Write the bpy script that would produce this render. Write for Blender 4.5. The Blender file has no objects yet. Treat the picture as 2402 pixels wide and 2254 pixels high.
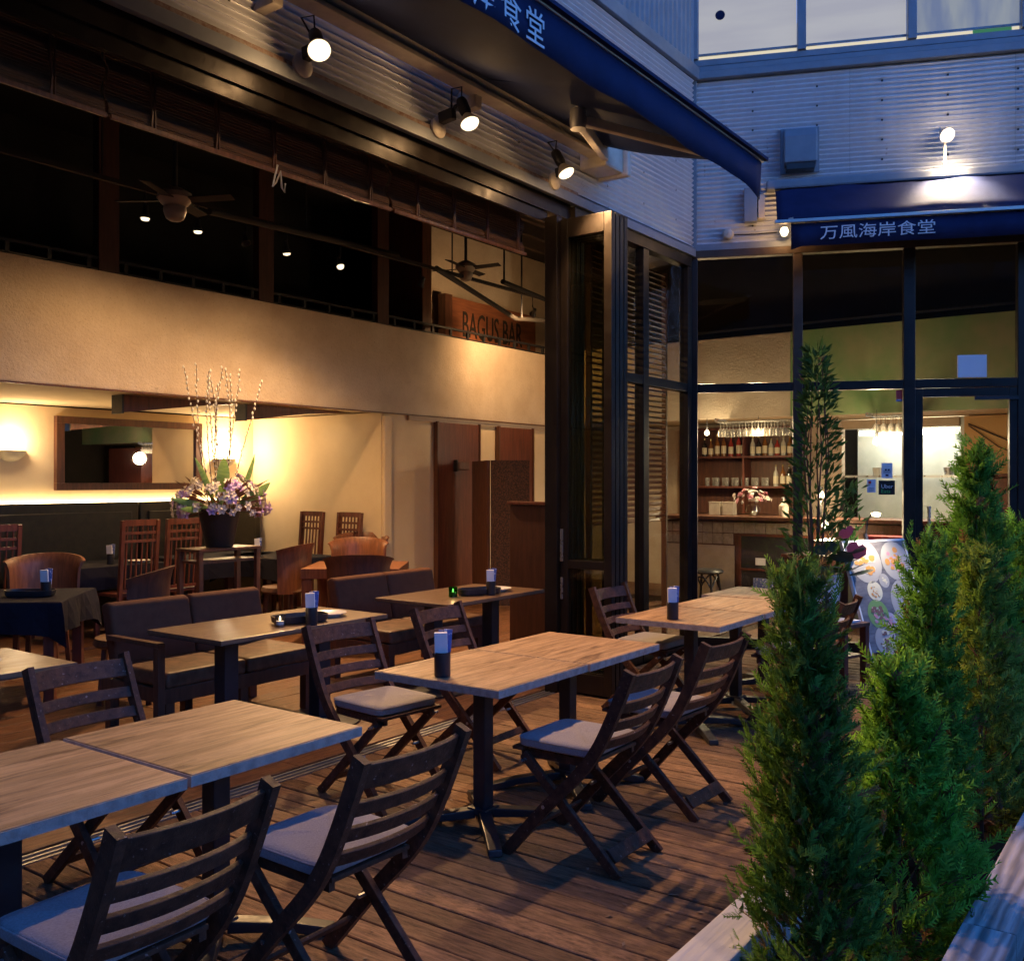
import bpy, bmesh, math, random
import numpy as np
from mathutils import Vector, Matrix
random.seed(7); rng = np.random.default_rng(7)
R = math.radians; PI = math.pi
SC = bpy.context.scene; COL = SC.collection
# ------------------------------------------------------------------ camera
cam = bpy.data.cameras.new('camera'); camo = bpy.data.objects.new('camera', cam); COL.objects.link(camo)
HEAD = math.atan2(1629, 2250)
camo.location = (0, 0, 1.58); camo.rotation_euler = (PI/2, 0, HEAD - PI/2)
cam.sensor_fit = 'HORIZONTAL'; cam.sensor_width = 36; cam.lens = 36 * 2250 / 2402; cam.clip_start = .05; cam.clip_end = 2000
SC.camera = camo
# ------------------------------------------------------------------ dusk sky
W = bpy.data.worlds.new('World'); SC.world = W; W.use_nodes = True
nt = W.node_tree; bg = nt.nodes['Background']; sky = nt.nodes.new('ShaderNodeTexSky')
sky.sky_type = 'NISHITA'; sky.sun_disc = False; sky.sun_elevation = R(5.6); sky.sun_rotation = R(200)
sky.ozone_density = 6.0; sky.dust_density = .3; sky.air_density = 1.0
wb = nt.nodes.new('ShaderNodeMix'); wb.data_type = 'RGBA'; wb.blend_type = 'MULTIPLY'; wb.inputs[0].default_value = 1; wb.inputs[7].default_value = (.84, .92, 1.20, 1)   # camera balanced for lamp light
nt.links.new(sky.outputs[0], wb.inputs[6]); nt.links.new(wb.outputs[2], bg.inputs[0]); bg.inputs[1].default_value = .15
SC.view_settings.view_transform = 'Standard'; SC.view_settings.look = 'None'; SC.view_settings.gamma = 1
SC.view_settings.exposure = 1.8
cy = SC.cycles; cy.use_denoising = True; cy.sample_clamp_indirect = 4; cy.max_bounces = 7; cy.diffuse_bounces = 3; cy.use_adaptive_sampling = True; cy.adaptive_threshold = .03
cy.glossy_bounces = 4; cy.transparent_max_bounces = 12; cy.caustics_reflective = False; cy.caustics_refractive = False
LS = .30
WARM = (1, .585, .255); WARMW = (1, .74, .44)
# ------------------------------------------------------------------ materials
MATS = {}
def mat(name, base, rough=.6, metal=0., col2=None, scale=6., stretch=(1, 1, 1), bump=0., bscale=60., bstretch=None, rnd=0., spec=.5,
        speck=None, nr=.62, dist=0., detail=6., lo=.35, hi=.65, coat=0., rvar=0., sheen=0., wave=None):
    m = bpy.data.materials.new(name); m.use_nodes = True; N = m.node_tree.nodes; L = m.node_tree.links
    p = N['Principled BSDF']; p.inputs['Roughness'].default_value = rough; p.inputs['Metallic'].default_value = metal
    p.inputs['Specular IOR Level'].default_value = spec; p.inputs['Base Color'].default_value = (*base, 1)
    if coat: p.inputs['Coat Weight'].default_value = coat; p.inputs['Coat Roughness'].default_value = .15
    if sheen: p.inputs['Sheen Weight'].default_value = sheen
    tc = N.new('ShaderNodeTexCoord'); oi = N.new('ShaderNodeObjectInfo')
    ml = N.new('ShaderNodeMath'); ml.operation = 'MULTIPLY'; ml.inputs[1].default_value = 37.; L.new(oi.outputs['Random'], ml.inputs[0])
    ad = N.new('ShaderNodeVectorMath'); ad.operation = 'ADD'; L.new(tc.outputs['Object'], ad.inputs[0]); L.new(ml.outputs[0], ad.inputs[1])
    def noise(sc_, st, det=detail):
        mp = N.new('ShaderNodeMapping'); mp.inputs['Scale'].default_value = st; L.new(ad.outputs[0], mp.inputs[0])
        n = N.new('ShaderNodeTexNoise'); n.inputs['Scale'].default_value = sc_; n.inputs['Detail'].default_value = det
        n.inputs['Roughness'].default_value = nr; n.inputs['Distortion'].default_value = dist; L.new(mp.outputs[0], n.inputs['Vector']); return n
    if col2 is not None or rnd:
        c2 = col2 or base
        n = noise(scale, stretch); cr = N.new('ShaderNodeMapRange'); cr.inputs[1].default_value = lo; cr.inputs[2].default_value = hi
        L.new(n.outputs[0], cr.inputs[0])
        mx = N.new('ShaderNodeMix'); mx.data_type = 'RGBA'; mx.inputs[6].default_value = (*base, 1); mx.inputs[7].default_value = (*c2, 1)
        L.new(cr.outputs[0], mx.inputs[0]); out = mx.outputs[2]
        if wave:
            wv = N.new('ShaderNodeTexWave'); wv.inputs['Scale'].default_value = wave[0]; wv.inputs['Distortion'].default_value = wave[1]
            wv.inputs['Detail'].default_value = 3; wv.inputs['Detail Scale'].default_value = 1.2; wv.bands_direction = wave[2]
            mp = N.new('ShaderNodeMapping'); mp.inputs['Scale'].default_value = wave[3]; L.new(ad.outputs[0], mp.inputs[0]); L.new(mp.outputs[0], wv.inputs['Vector'])
            w2 = N.new('ShaderNodeMix'); w2.data_type = 'RGBA'; w2.blend_type = 'MULTIPLY'; w2.inputs[0].default_value = wave[4]
            L.new(out, w2.inputs[6]); L.new(wv.outputs[0], w2.inputs[7]); out = w2.outputs[2]
        if speck:
            n3 = noise(speck[1], speck[3] if len(speck) > 3 else (1, 1, 1), 3); m3 = N.new('ShaderNodeMapRange'); m3.inputs[1].default_value = speck[2]; m3.inputs[2].default_value = speck[2] + .08; L.new(n3.outputs[0], m3.inputs[0])
            x3 = N.new('ShaderNodeMix'); x3.data_type = 'RGBA'; x3.inputs[7].default_value = (*speck[0], 1); L.new(m3.outputs[0], x3.inputs[0]); L.new(out, x3.inputs[6]); out = x3.outputs[2]
        if rnd:
            hs = N.new('ShaderNodeHueSaturation'); mr = N.new('ShaderNodeMapRange'); mr.inputs[3].default_value = 1 - rnd; mr.inputs[4].default_value = 1 + rnd
            L.new(oi.outputs['Random'], mr.inputs[0]); L.new(mr.outputs[0], hs.inputs['Value']); L.new(out, hs.inputs['Color']); out = hs.outputs[0]
        L.new(out, p.inputs['Base Color'])
    if rvar:
        n = noise(scale * 1.7, stretch, 4); mr = N.new('ShaderNodeMapRange'); mr.inputs[3].default_value = rough - rvar; mr.inputs[4].default_value = rough + rvar
        mr.inputs[1].default_value = .3; mr.inputs[2].default_value = .7
        L.new(n.outputs[0], mr.inputs[0]); L.new(mr.outputs[0], p.inputs['Roughness'])
    if bump:
        n = noise(bscale, bstretch or stretch, 5); b = N.new('ShaderNodeBump'); b.inputs['Strength'].default_value = bump; b.inputs['Distance'].default_value = .01
        L.new(n.outputs[0], b.inputs['Height']); L.new(b.outputs[0], p.inputs['Normal'])
    MATS[name] = m; return m
def emis(name, col, st, base=.8):
    m = bpy.data.materials.new(name); m.use_nodes = True; p = m.node_tree.nodes['Principled BSDF']
    p.inputs['Base Color'].default_value = (base, base, base, 1); p.inputs['Emission Color'].default_value = (*col, 1); p.inputs['Emission Strength'].default_value = st*.287
    MATS[name] = m; return m
def glass(name, tint=(.9, .92, .9), ior=1.5, rough=0.02):
    m = bpy.data.materials.new(name); m.use_nodes = True; N = m.node_tree.nodes; L = m.node_tree.links; N.remove(N['Principled BSDF'])
    t = N.new('ShaderNodeBsdfTransparent'); t.inputs[0].default_value = (*tint, 1); g = N.new('ShaderNodeBsdfGlossy'); g.inputs['Roughness'].default_value = rough
    f = N.new('ShaderNodeFresnel'); f.inputs[0].default_value = ior; mx = N.new('ShaderNodeMixShader')
    ge = N.new('ShaderNodeNewGeometry'); iv = N.new('ShaderNodeMath'); iv.operation = 'SUBTRACT'; iv.inputs[0].default_value = 1; L.new(ge.outputs['Backfacing'], iv.inputs[1])
    fm_ = N.new('ShaderNodeMath'); fm_.operation = 'MULTIPLY'; L.new(f.outputs[0], fm_.inputs[0]); L.new(iv.outputs[0], fm_.inputs[1]); L.new(fm_.outputs[0], mx.inputs[0]); L.new(t.outputs[0], mx.inputs[1]); L.new(g.outputs[0], mx.inputs[2]); L.new(mx.outputs[0], N['Material Output'].inputs[0])
    MATS[name] = m; return m
deckw = mat('deck_wood', (.32, .18, .10), .7, spec=.25, nr=.72, col2=(.055, .031, .02), scale=9, stretch=(7, .8, 2), bump=.5, bscale=22, bstretch=(9, .7, 2), rnd=.32, rvar=.14, lo=.3, hi=.7, speck=((.36, .22, .14), 55, .66, (1.5, .6, 1)))
floorw = mat('floor_wood', (.22, .095, .042), .45, col2=(.085, .036, .018), scale=7, stretch=(.8, 6, 2), bump=.25, bscale=18, bstretch=(.8, 8, 2), rnd=.25, rvar=.12)
tablew = mat('table_laminate', (.46, .285, .155), .46, spec=.35, col2=(.11, .052, .025), scale=4.0, stretch=(.5, 6.5, 3), dist=.6, nr=.78, bump=.2, bscale=14, bstretch=(.5, 12, 3), rnd=.07, lo=.40, hi=.66, rvar=.1, detail=9, speck=((.12, .055, .03), 2.6, .57, (.7, 5, 1)))
tableedge = mat('table_edge', (.50, .40, .33), .55, col2=(.34, .26, .21), scale=30, bump=.3, bscale=90)
chairw = mat('chair_wood', (.125, .054, .030), .55, spec=.28, col2=(.048, .022, .014), scale=9, stretch=(3, 3, 3), bump=.25, bscale=60, rnd=.18, rvar=.12, speck=((.34, .24, .21), 75, .655))
cushion = mat('cushion_fabric', (.40, .37, .37), .9, col2=(.30, .28, .285), scale=160, bump=.5, bscale=380, spec=.2)
black = mat('black_metal', (.018, .018, .022), .42, rvar=.1, col2=(.03, .03, .034), scale=12)
darkbr = mat('dark_bronze', (.026, .018, .014), .38, metal=.3, col2=(.016, .011, .009), scale=5, rvar=.1)
bronze = mat('bronze_frame', (.10, .062, .038), .4, metal=.4, col2=(.06, .038, .025), scale=5, rvar=.1)
clad = mat('corrugated_steel', (.70, .71, .74), .40, metal=.2, col2=(.60, .61, .64), scale=2.6, stretch=(4, 4, .4), lo=.3, hi=.75, rvar=.12, rnd=.06, bump=.04, bscale=30, speck=((.40, .37, .36), 3.2, .66, (3.5, 3.5, .5)))
trim = mat('painted_trim', (.25, .27, .30), .45, metal=.2, col2=(.21, .23, .26), scale=6, rvar=.1)
rust = mat('rusty_edge', (.20, .10, .06), .8, col2=(.36, .31, .27), scale=25, bump=.6, bscale=60)
navy = mat('navy_canvas', (.013, .023, .08), .75, col2=(.009, .016, .06), scale=5, bump=.25, bscale=200, spec=.2)
plaster = mat('tan_plaster', (.68, .56, .43), .85, col2=(.58, .46, .34), scale=2.5, bump=.9, bscale=42, spec=.2, speck=((.50, .39, .28), 60, .62))
plaster2 = mat('cream_plaster', (.80, .64, .42), .85, col2=(.74, .58, .37), scale=2., bump=.25, bscale=40, spec=.2)
green_refl = mat('green_reflection', (.20, .36, .14), .8, col2=(.40, .40, .22), scale=1.1, bump=.3, bscale=30, spec=.2)  # wall colour carries the green tree reflection of the entrance glass
redw = mat('red_wood', (.18, .05, .028), .42, col2=(.095, .028, .018), scale=5, stretch=(5, 5, .5), bump=.1, bscale=30, rvar=.1)
brownw = mat('brown_wood', (.15, .058, .032), .42, col2=(.08, .033, .02), scale=6, stretch=(5, 5, .6), bump=.12, bscale=30, rvar=.1)
barw = mat('barrel_wood', (.28, .105, .045), .40, col2=(.15, .055, .026), scale=7, stretch=(5, 5, .6), rvar=.08)
bamboo = mat('bamboo', (.16, .07, .036), .75, col2=(.07, .032, .02), scale=14, stretch=(.4, 2, 6), bump=.3, bscale=60)
leather = mat('brown_leather', (.15, .062, .034), .8, spec=.12, col2=(.12, .05, .028), scale=14, bump=.15, bscale=120)
tanseat = mat('tan_leather', (.085, .038, .02), .5, col2=(.20, .10, .055), scale=14, bump=.12, bscale=120)
bench = mat('olive_leather', (.045, .038, .018), .38, col2=(.03, .026, .013), scale=10, bump=.15, bscale=90)
darktop = mat('dark_table_top', (.22, .13, .075), .33, col2=(.16, .09, .052), scale=6, stretch=(.6, 5, 3), rvar=.06)
cloth = mat('navy_cloth', (.012, .012, .022), .85, col2=(.009, .009, .018), scale=40, bump=.2, bscale=250, spec=.2)
white = mat('white_ceramic', (.82, .80, .77), .25)
paper = mat('white_paper', (.80, .80, .82), .6); bluep = mat('blue_packet', (.12, .17, .45), .45, col2=(.7, .72, .8), scale=55, lo=.55, hi=.6)
ceil = mat('dark_ceiling', (.022, .017, .014), .85, col2=(.014, .011, .009), scale=3)
asph = mat('asphalt', (.05, .05, .05), .9, col2=(.035, .035, .036), scale=40, bump=.4, bscale=200)
soil = mat('dark_soil', (.02, .014, .01), .95, col2=(.01, .008, .006), scale=30, bump=.8, bscale=60)
whitew = mat('white_painted_timber', (.62, .61, .61), .6, speck=((.30, .29, .30), 7, .66, (.25, 9, 1)), col2=(.50, .49, .50), scale=4, stretch=(.5, 5, 5), bump=.5, bscale=9, bstretch=(.35, 7, 7), rvar=.1)
greyw = mat('weathered_timber', (.64, .61, .57), .65, col2=(.42, .39, .37), scale=3.2, stretch=(.45, 5, 5), bump=.8, bscale=6, bstretch=(.3, 6, 6), wave=(5., 7., 'Y', (.22, 1.6, 1.), .55), rvar=.1)
terra = mat('terracotta', (.20, .075, .04), .8, col2=(.12, .05, .03), scale=15, bump=.2)
steel = mat('brushed_steel', (.5, .5, .5), .3, metal=.9, rvar=.08, scale=10)
alum = mat('aluminium', (.55, .53, .5), .38, metal=.8, rvar=.1, scale=10)
cream = mat('cream_enamel', (.62, .56, .46), .4, col2=(.5, .44, .36), scale=12)
tilem = mat('carved_stone_tile', (.42, .34, .25), .7, col2=(.30, .24, .17), scale=22, bump=.6, bscale=50, rnd=.1)
pane = glass('window_glass', (.86, .88, .85)); drink = glass('drinking_glass', (.90, .90, .88), 1.9)
stem = glass('stemware_glass', (.80, .78, .74), 1.9)
N_ = stem.node_tree.nodes; L_ = stem.node_tree.links; df_ = N_.new('ShaderNodeBsdfDiffuse'); df_.inputs[0].default_value = (.85, .82, .78, 1); m2_ = N_.new('ShaderNodeMixShader'); m2_.inputs[0].default_value = .16; src_ = N_['Material Output'].inputs[0].links[0].from_socket; L_.new(src_, m2_.inputs[1]); L_.new(df_.outputs[0], m2_.inputs[2]); L_.new(m2_.outputs[0], N_['Material Output'].inputs[0])
dim = glass('tinted_glass', (.84, .84, .76), 1.55)
mirr = mat('mirror_glass', (.85, .85, .85), .015, metal=1.)
bulb = emis('warm_bulb', (1, .80, .50), 2.2); bulbs = emis('small_bulb', (1, .78, .45), 9.)
strip = emis('cove_strip', (1, .72, .34), 22.); tube_e = emis('white_tube', (1, .97, .9), 22.); sconce_e = emis('sconce_glow', (1, .84, .55), 6.)
litwin = emis('lit_blind', (.80, .80, .84), .52, .02); litwarm = emis('lit_gap', (1., .88, .62), .75, .02); litblue = emis('lit_blue_blind', (.34, .42, .66), .42, .02); litgreen = emis('lit_green_shelf', (.10, .45, .14), .35, .02)
for m_, c2 in ((litwin, (.70, .70, .78)), (litblue, (.62, .68, .74))):
    N = m_.node_tree.nodes; L = m_.node_tree.links; tc = N.new('ShaderNodeTexCoord'); mp = N.new('ShaderNodeMapping'); mp.inputs['Scale'].default_value = (.35, 1, 2.2) if m_ is litwin else (2.2, 1, .5); n = N.new('ShaderNodeTexNoise'); n.inputs['Scale'].default_value = 2.4; n.inputs['Detail'].default_value = 3
    cr = N.new('ShaderNodeValToRGB'); cr.color_ramp.elements[0].position = .38; cr.color_ramp.elements[1].position = .62; cr.color_ramp.elements[0].color = (*c2, 1); cr.color_ramp.elements[1].color = m_.node_tree.nodes['Principled BSDF'].inputs['Emission Color'].default_value[:]
    L.new(tc.outputs['Object'], mp.inputs[0]); L.new(mp.outputs[0], n.inputs['Vector']); L.new(n.outputs[0], cr.inputs[0]); L.new(cr.outputs[0], N['Principled BSDF'].inputs['Emission Color'])
postw = mat('dark_post_wood', (.075, .026, .016), .6, col2=(.045, .016, .011), scale=6, stretch=(5, 5, .6))
# ------------------------------------------------------------------ mesh helpers
class MB:
    def __init__(s): s.v = []; s.f = []
    def add(s, vs, fs):
        b = len(s.v); s.v += [tuple(v) for v in vs]; s.f += [tuple(b + i for i in f) for f in fs]; return s
    def box(s, x0, x1, y0, y1, z0, z1):
        return s.add([(x0,y0,z0),(x1,y0,z0),(x1,y1,z0),(x0,y1,z0),(x0,y0,z1),(x1,y0,z1),(x1,y1,z1),(x0,y1,z1)],
                     [(0,3,2,1),(4,5,6,7),(0,1,5,4),(1,2,6,5),(2,3,7,6),(3,0,4,7)])
    def bar(s, p0, p1, w, h, up=(0, 0, 1)):
        p0 = Vector(p0); p1 = Vector(p1); d = (p1 - p0).normalized(); up = Vector(up)
        if abs(d.dot(up)) > .98: up = Vector((1, 0, 0))
        a = d.cross(up).normalized() * w / 2; b = a.cross(d).normalized() * h / 2
        vs = [p + sa * a + sb * b for p in (p0, p1) for sa, sb in ((-1,-1),(1,-1),(1,1),(-1,1))]
        return s.add(vs, [(0,1,2,3),(7,6,5,4),(0,4,5,1),(1,5,6,2),(2,6,7,3),(3,7,4,0)])
    def tube(s, pts, r, n=8):
        pts = [Vector(p) for p in pts]; rs = r if isinstance(r, (list, tuple)) else [r] * len(pts); vs = []; fs = []
        up = Vector((0, 0, 1))
        for i, p in enumerate(pts):
            d = (pts[min(i + 1, len(pts) - 1)] - pts[max(i - 1, 0)]).normalized()
            u = up if abs(d.dot(up)) < .95 else Vector((1, 0, 0))
            a = d.cross(u).normalized(); b = a.cross(d)
            for k in range(n):
                t = 2 * PI * k / n; vs.append(p + rs[i] * (math.cos(t) * a + math.sin(t) * b))
        for i in range(len(pts) - 1):
            for k in range(n): fs.append((i*n+k, i*n+(k+1) % n, (i+1)*n+(k+1) % n, (i+1)*n+k))
        fs.append(tuple(range(n))[::-1]); fs.append(tuple((len(pts)-1)*n + k for k in range(n)))
        return s.add(vs, fs)
    def lathe(s, prof, n=20, c=(0, 0, 0), M=None, a0=0, a1=2*PI):
        vs = []; fs = []; full = abs(a1 - a0 - 2*PI) < 1e-6; m = n if full else n + 1
        for r, z in prof:
            for k in range(m):
                t = a0 + (a1 - a0) * k / n; v = Vector((r * math.cos(t), r * math.sin(t), z))
                if M: v = M @ v
                vs.append(v + Vector(c))
        for i in range(len(prof) - 1):
            for k in range(n if full else n):
                k2 = (k + 1) % m if full else k + 1
                fs.append((i*m+k, i*m+k2, (i+1)*m+k2, (i+1)*m+k))
        if full:
            if prof[0][0] > 1e-5: fs.append(tuple(range(n))[::-1])
            if prof[-1][0] > 1e-5: fs.append(tuple((len(prof)-1)*n + k for k in range(n)))
        return s.add(vs, fs)
    def ext(s, poly, fn, t0, t1):
        n = len(poly); vs = [fn(a, b, t0) for a, b in poly] + [fn(a, b, t1) for a, b in poly]
        fs = [tuple(range(n)), tuple(range(2*n-1, n-1, -1))] + [(i, i+n, (i+1) % n + n, (i+1) % n) for i in range(n)]
        return s.add(vs, fs)
    def ribbon(s, line, w, fn, t0, t1):
        L = []; Rr = []
        for i, p in enumerate(line):
            a = line[max(i-1, 0)]; b = line[min(i+1, len(line)-1)]; dx, dy = b[0]-a[0], b[1]-a[1]; l = math.hypot(dx, dy)
            nx, ny = -dy/l*w/2, dx/l*w/2; L.append((p[0]+nx, p[1]+ny)); Rr.append((p[0]-nx, p[1]-ny))
        for i in range(len(line)-1):
            s.ext([L[i], L[i+1], Rr[i+1], Rr[i]], fn, t0, t1)
        return s
    def mesh(s, name, m, smooth=False, bevel=0., seg=2, merge=False):
        me = bpy.data.meshes.new(name); me.from_pydata(s.v, [], s.f)
        bm = bmesh.new(); bm.from_mesh(me)
        if merge: bmesh.ops.remove_doubles(bm, verts=bm.verts, dist=1e-4)
        bmesh.ops.recalc_face_normals(bm, faces=bm.faces)
        if bevel:
            es = [e for e in bm.edges if len(e.link_faces) == 2 and e.calc_face_angle(0) > .5]
            bmesh.ops.bevel(bm, geom=es, offset=bevel, segments=seg, affect='EDGES', profile=.6, clamp_overlap=True)
        bm.to_mesh(me); bm.free(); me.materials.append(m)
        if smooth:
            me.polygons.foreach_set('use_smooth', [True] * len(me.polygons))
            try: me.set_sharp_from_angle(angle=R(40))
            except Exception: pass
        return me
    def build(s, name, m, parent=None, smooth=False, bevel=0., seg=2, merge=False, loc=None, rz=None):
        o = bpy.data.objects.new(name, s.mesh(name, m, smooth, bevel, seg, merge)); COL.objects.link(o)
        if parent: o.parent = parent
        if loc is not None: o.location = loc
        if rz is not None: o.rotation_euler[2] = rz
        return o
def tag(o, label=None, cat=None, group=None, kind=None):
    if label: o['label'] = label
    if cat: o['category'] = cat
    if group: o['group'] = group
    if kind: o['kind'] = kind
    return o
def thing(name, label, cat, loc=(0, 0, 0), rz=0., group=None):
    o = bpy.data.objects.new(name, None); COL.objects.link(o); o.location = loc; o.rotation_euler = (0, 0, rz); o.empty_display_size = .1
    return tag(o, label, cat, group)
KIDS = {}
def kids(o): return [c for c in COL.objects if c.parent is o]
def copy_tree(o, loc=None, rz=None, label=None, group=None, parent=None):
    c = o.copy(); COL.objects.link(c)
    if parent is not None: c.parent = parent
    if loc is not None: c.location = loc
    if rz is not None: c.rotation_euler = (0, 0, rz)
    if label: c['label'] = label
    if group: c['group'] = group
    for ch in list(o.children): copy_tree(ch, parent=c)
    return c
def inst(name, me, parent=None, loc=(0, 0, 0), rot=(0, 0, 0), scale=(1, 1, 1)):
    o = bpy.data.objects.new(name, me); COL.objects.link(o); o.parent = parent; o.location = loc; o.rotation_euler = rot; o.scale = scale; return o
def cyl(mb, p0, p1, r, n=12): return mb.tube([p0, p1], r, n)
def spot(loc, target, power, col=WARM, ang=100, blend=.6, rad=.04, parent=None):
    l = bpy.data.lights.new('lamp_light', 'SPOT'); l.energy = power*LS; l.color = col; l.spot_size = R(ang); l.spot_blend = blend; l.shadow_soft_size = rad
    o = bpy.data.objects.new('lamp_light', l); COL.objects.link(o); o.location = loc
    o.rotation_euler = (Vector(target) - Vector(loc)).to_track_quat('-Z', 'Y').to_euler(); return o
def point(loc, power, col=WARM, rad=.04):
    l = bpy.data.lights.new('lamp_light', 'POINT'); l.energy = power*LS; l.color = col; l.shadow_soft_size = rad
    o = bpy.data.objects.new('lamp_light', l); COL.objects.link(o); o.location = loc; return o
def text_mesh(body, size, m, depth=.002, bold=0., sp=1.):
    c = bpy.data.curves.new('lettering', 'FONT'); c.body = body; c.size = size; c.extrude = depth; c.offset = bold; c.resolution_u = 3; c.space_character = sp
    o = bpy.data.objects.new('lettering', c); COL.objects.link(o); bpy.context.view_layer.update()
    me = bpy.data.meshes.new_from_object(o.evaluated_get(bpy.context.evaluated_depsgraph_get()))
    bpy.data.objects.remove(o); me.materials.clear(); me.materials.append(m); return me
# ================================================================== LARGE STRUCTURE
BX, BY = .3879, -.9217; C0 = (8.43, 4.0); BRZ = math.atan2(BY, BX)
def Bp(t, inn, z): return (C0[0] + t*BX - inn*BY, C0[1] + t*BY + inn*BX, z)
tag(MB().box(-60, 60, -60, 60, -.6, -.42).build('ground', asph), kind='structure')
# deck with single planks -------------------------------------------------
deck = MB().box(-1.5, 9.45, 1.34, 3.9, -.42, -.045).build('deck', mat('deck_joist', (.03, .02, .015), .9)); tag(deck, kind='structure')
pl = [MB().box(-.0555, .0555, -l/2, l/2, -.03, 0).mesh('plank', deckw, bevel=.0035, seg=1) for l in (2.6, 1.28, 1.0, 1.58)]
x = -1.4; i = 0
while x < 9.4:
    y0, y1 = 1.335, 3.925
    if x > 8.5: y1 = min(3.92, 4.0 - (x - 8.43) * (.9217/.3879) - .06)
    L = y1 - y0
    if L > .2:
        j = random.choice((0, 0, 1, 2)) if x < 8.5 else 0
        parts = [(y0, y1)] if j == 0 else ([(y0, y0+L*.49), (y0+L*.493, y1)] if j == 1 else [(y0, y0+L*.61), (y0+L*.613, y1)])
        for a, b in parts:
            me = pl[0]; o = inst('plank', me, deck, (x + random.uniform(-.001, .001), (a+b)/2, random.uniform(-.002, .0015)), (0, 0, random.uniform(-.0012, .0012)), (1, (b-a)/2.6, 1))
    x += .1195; i += 1
# indoor floor boards ------------------------------------------------------
floor = MB().ext([(-3, 4.06), (8.5, 4.06), (10.2, -.1), (14.2, -.1), (14.2, 11), (-3, 11)], lambda a, b, t: (a, b, t), -.12, -.02).build('floor', mat('subfloor', (.05, .03, .02), .9)); tag(floor, kind='structure')
bd = MB().box(-.9, .9, -.0985, .0985, -.02, 0).mesh('floor_board', floorw, bevel=.002, seg=1)
for r_ in range(22):
    yy = 4.17 + r_*.2; off = random.uniform(-.9, 0)
    for k in range(8):
        xx = -.2 + off + k*1.803
        if xx > 11.6 or xx < .8: continue
        inst('floor_board', bd, floor, (xx, yy, random.uniform(-.0015, .0)))
tag(MB().box(-3, 14, 8.6, 11, -.03, -.004).box(8.3, 14, -.1, 3.9, -.03, -.004).box(11.9, 14, 3.9, 8.6, -.03, -.004).build('floor_board', floorw, floor), kind='stuff')
ceilo = MB().ext([(-3, 4.12), (8.5, 4.12), (10.25, -.1), (14.2, -.1), (14.2, 11), (-3, 11)], lambda a, b, t: (a, b, t), 5.2, 5.4).build('ceiling', ceil); tag(ceilo, kind='structure')
jm = mat('joist_wood', (.06, .034, .02), .7, col2=(.035, .02, .013), scale=8, stretch=(.4, 4, 4))
for k in range(9):
    yy = 4.6 + k*.42; MB().box(-3, 11.9, yy, yy+.07, 4.95, 5.19).build('joist', jm, ceilo, bevel=.004)
# closing walls of the hall ------------------------------------------------
def wall(name, label, m, *boxes):
    mb = MB()
    for b in boxes: mb.box(*b)
    return tag(mb.build(name, m), label, 'wall')
wall('side_wall', 'dark end wall of the hall outside the left edge', plaster, (-3.2, -3.0, 4.1, 11, -.05, 5.2))
wall('plaster_wall', 'cream plaster wall behind the banquette carrying mirror and sconces', plaster2, (-3, 8.5, 10.4, 10.55, -.05, 2.4))
aw = thing('plaster_wall', 'cream plaster side wall of the dining alcove with rounded corner', 'wall')
MB().box(8.42, 8.55, 8.04, 10.4, -.05, 2.40).build('wall_face', plaster2, aw)
fw = thing('plaster_wall', 'tan plaster wall with two tall red wooden door panels', 'wall')
MB().box(8.552, 12.3, 8.06, 8.2, -.05, 2.40).build('wall_face', plaster2, fw)
MB().box(8.43, 8.56, 7.99, 8.058, -.02, 2.36).build('corner_post', plaster2, fw, bevel=.02, seg=3)
MB().box(8.9, 12.2, 8.02, 8.06, 2.33, 2.395).build('head_trim', plaster, fw)
for x0, x1 in ((9.44, 10.28), (10.76, 11.56)):
    d = MB().box(x0, x1, 8.0, 8.055, 0, 2.33).build('door_panel', redw, fw, bevel=.006)
    MB().box(x0-.035, x0-.004, 7.985, 8.055, 0, 2.34).box(x1+.004, x1+.03, 7.985, 8.055, 0, 2.34).build('jamb', brownw, d)
    MB().box(x0+.33, x0+.58, 7.955, 7.998, 1.72, 1.83).build('door_plate', brownw, d, bevel=.01)
    MB().box(x0+.30, x0+.327, 7.94, 7.998, 1.70, 1.85).build('plate_end', black, d)
wall('back_wall', 'warm plaster back wall behind the bar shelves', plaster, (13.3, 13.45, 4.05, 11, -.05, 2.40))
wall('far_wall', 'dark outer wall closing the building behind the bar', ceil, (14.2, 14.35, -.1, 11, -.1, 5.3), (10.2, 14.2, -.25, -.1, -.1, 5.3), (-3, 14.3, 11, 11.15, -.1, 5.3))
# loft balcony ---------------------------------------------------------------
lb = thing('loft_balcony', 'tan plaster loft balcony with black railing above the dining room', 'balcony')
MB().box(-3, 12.12, 8.0, 8.14, 2.40, 3.455).build('parapet', plaster, lb, bevel=.012)
MB().box(-3, 13.3, 8.15, 10.4, 2.415, 2.53).build('soffit', plaster2, lb)
MB().box(-3, 12.0, 7.985, 8.0, 2.385, 2.40).build('edge_trim', brownw, lb)
for xx, x2 in ((5.32, 6.72), (6.79, 8.40)):
    MB().ext([(xx, 2.412), (xx, 2.24), (xx+.9, 2.36), (x2, 2.412)], lambda a, b, t: (a, t, b), 8.5, 8.66).build('beam', redw, lb); MB().box(xx-.02, xx-.001, 8.49, 8.67, 2.23, 2.413).build('beam_end', black, lb)
rl = MB().box(-3, 12.0, 8.03, 8.07, 3.56, 3.585).box(-3, 12.0, 8.035, 8.065, 3.465, 3.48)
rl.build('railing', black, lb)
xx = 3.6
while xx < 12: MB().box(xx, xx+.035, 8.035, 8.065, 3.46, 3.565).build('baluster', black, lb); xx += .36
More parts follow.
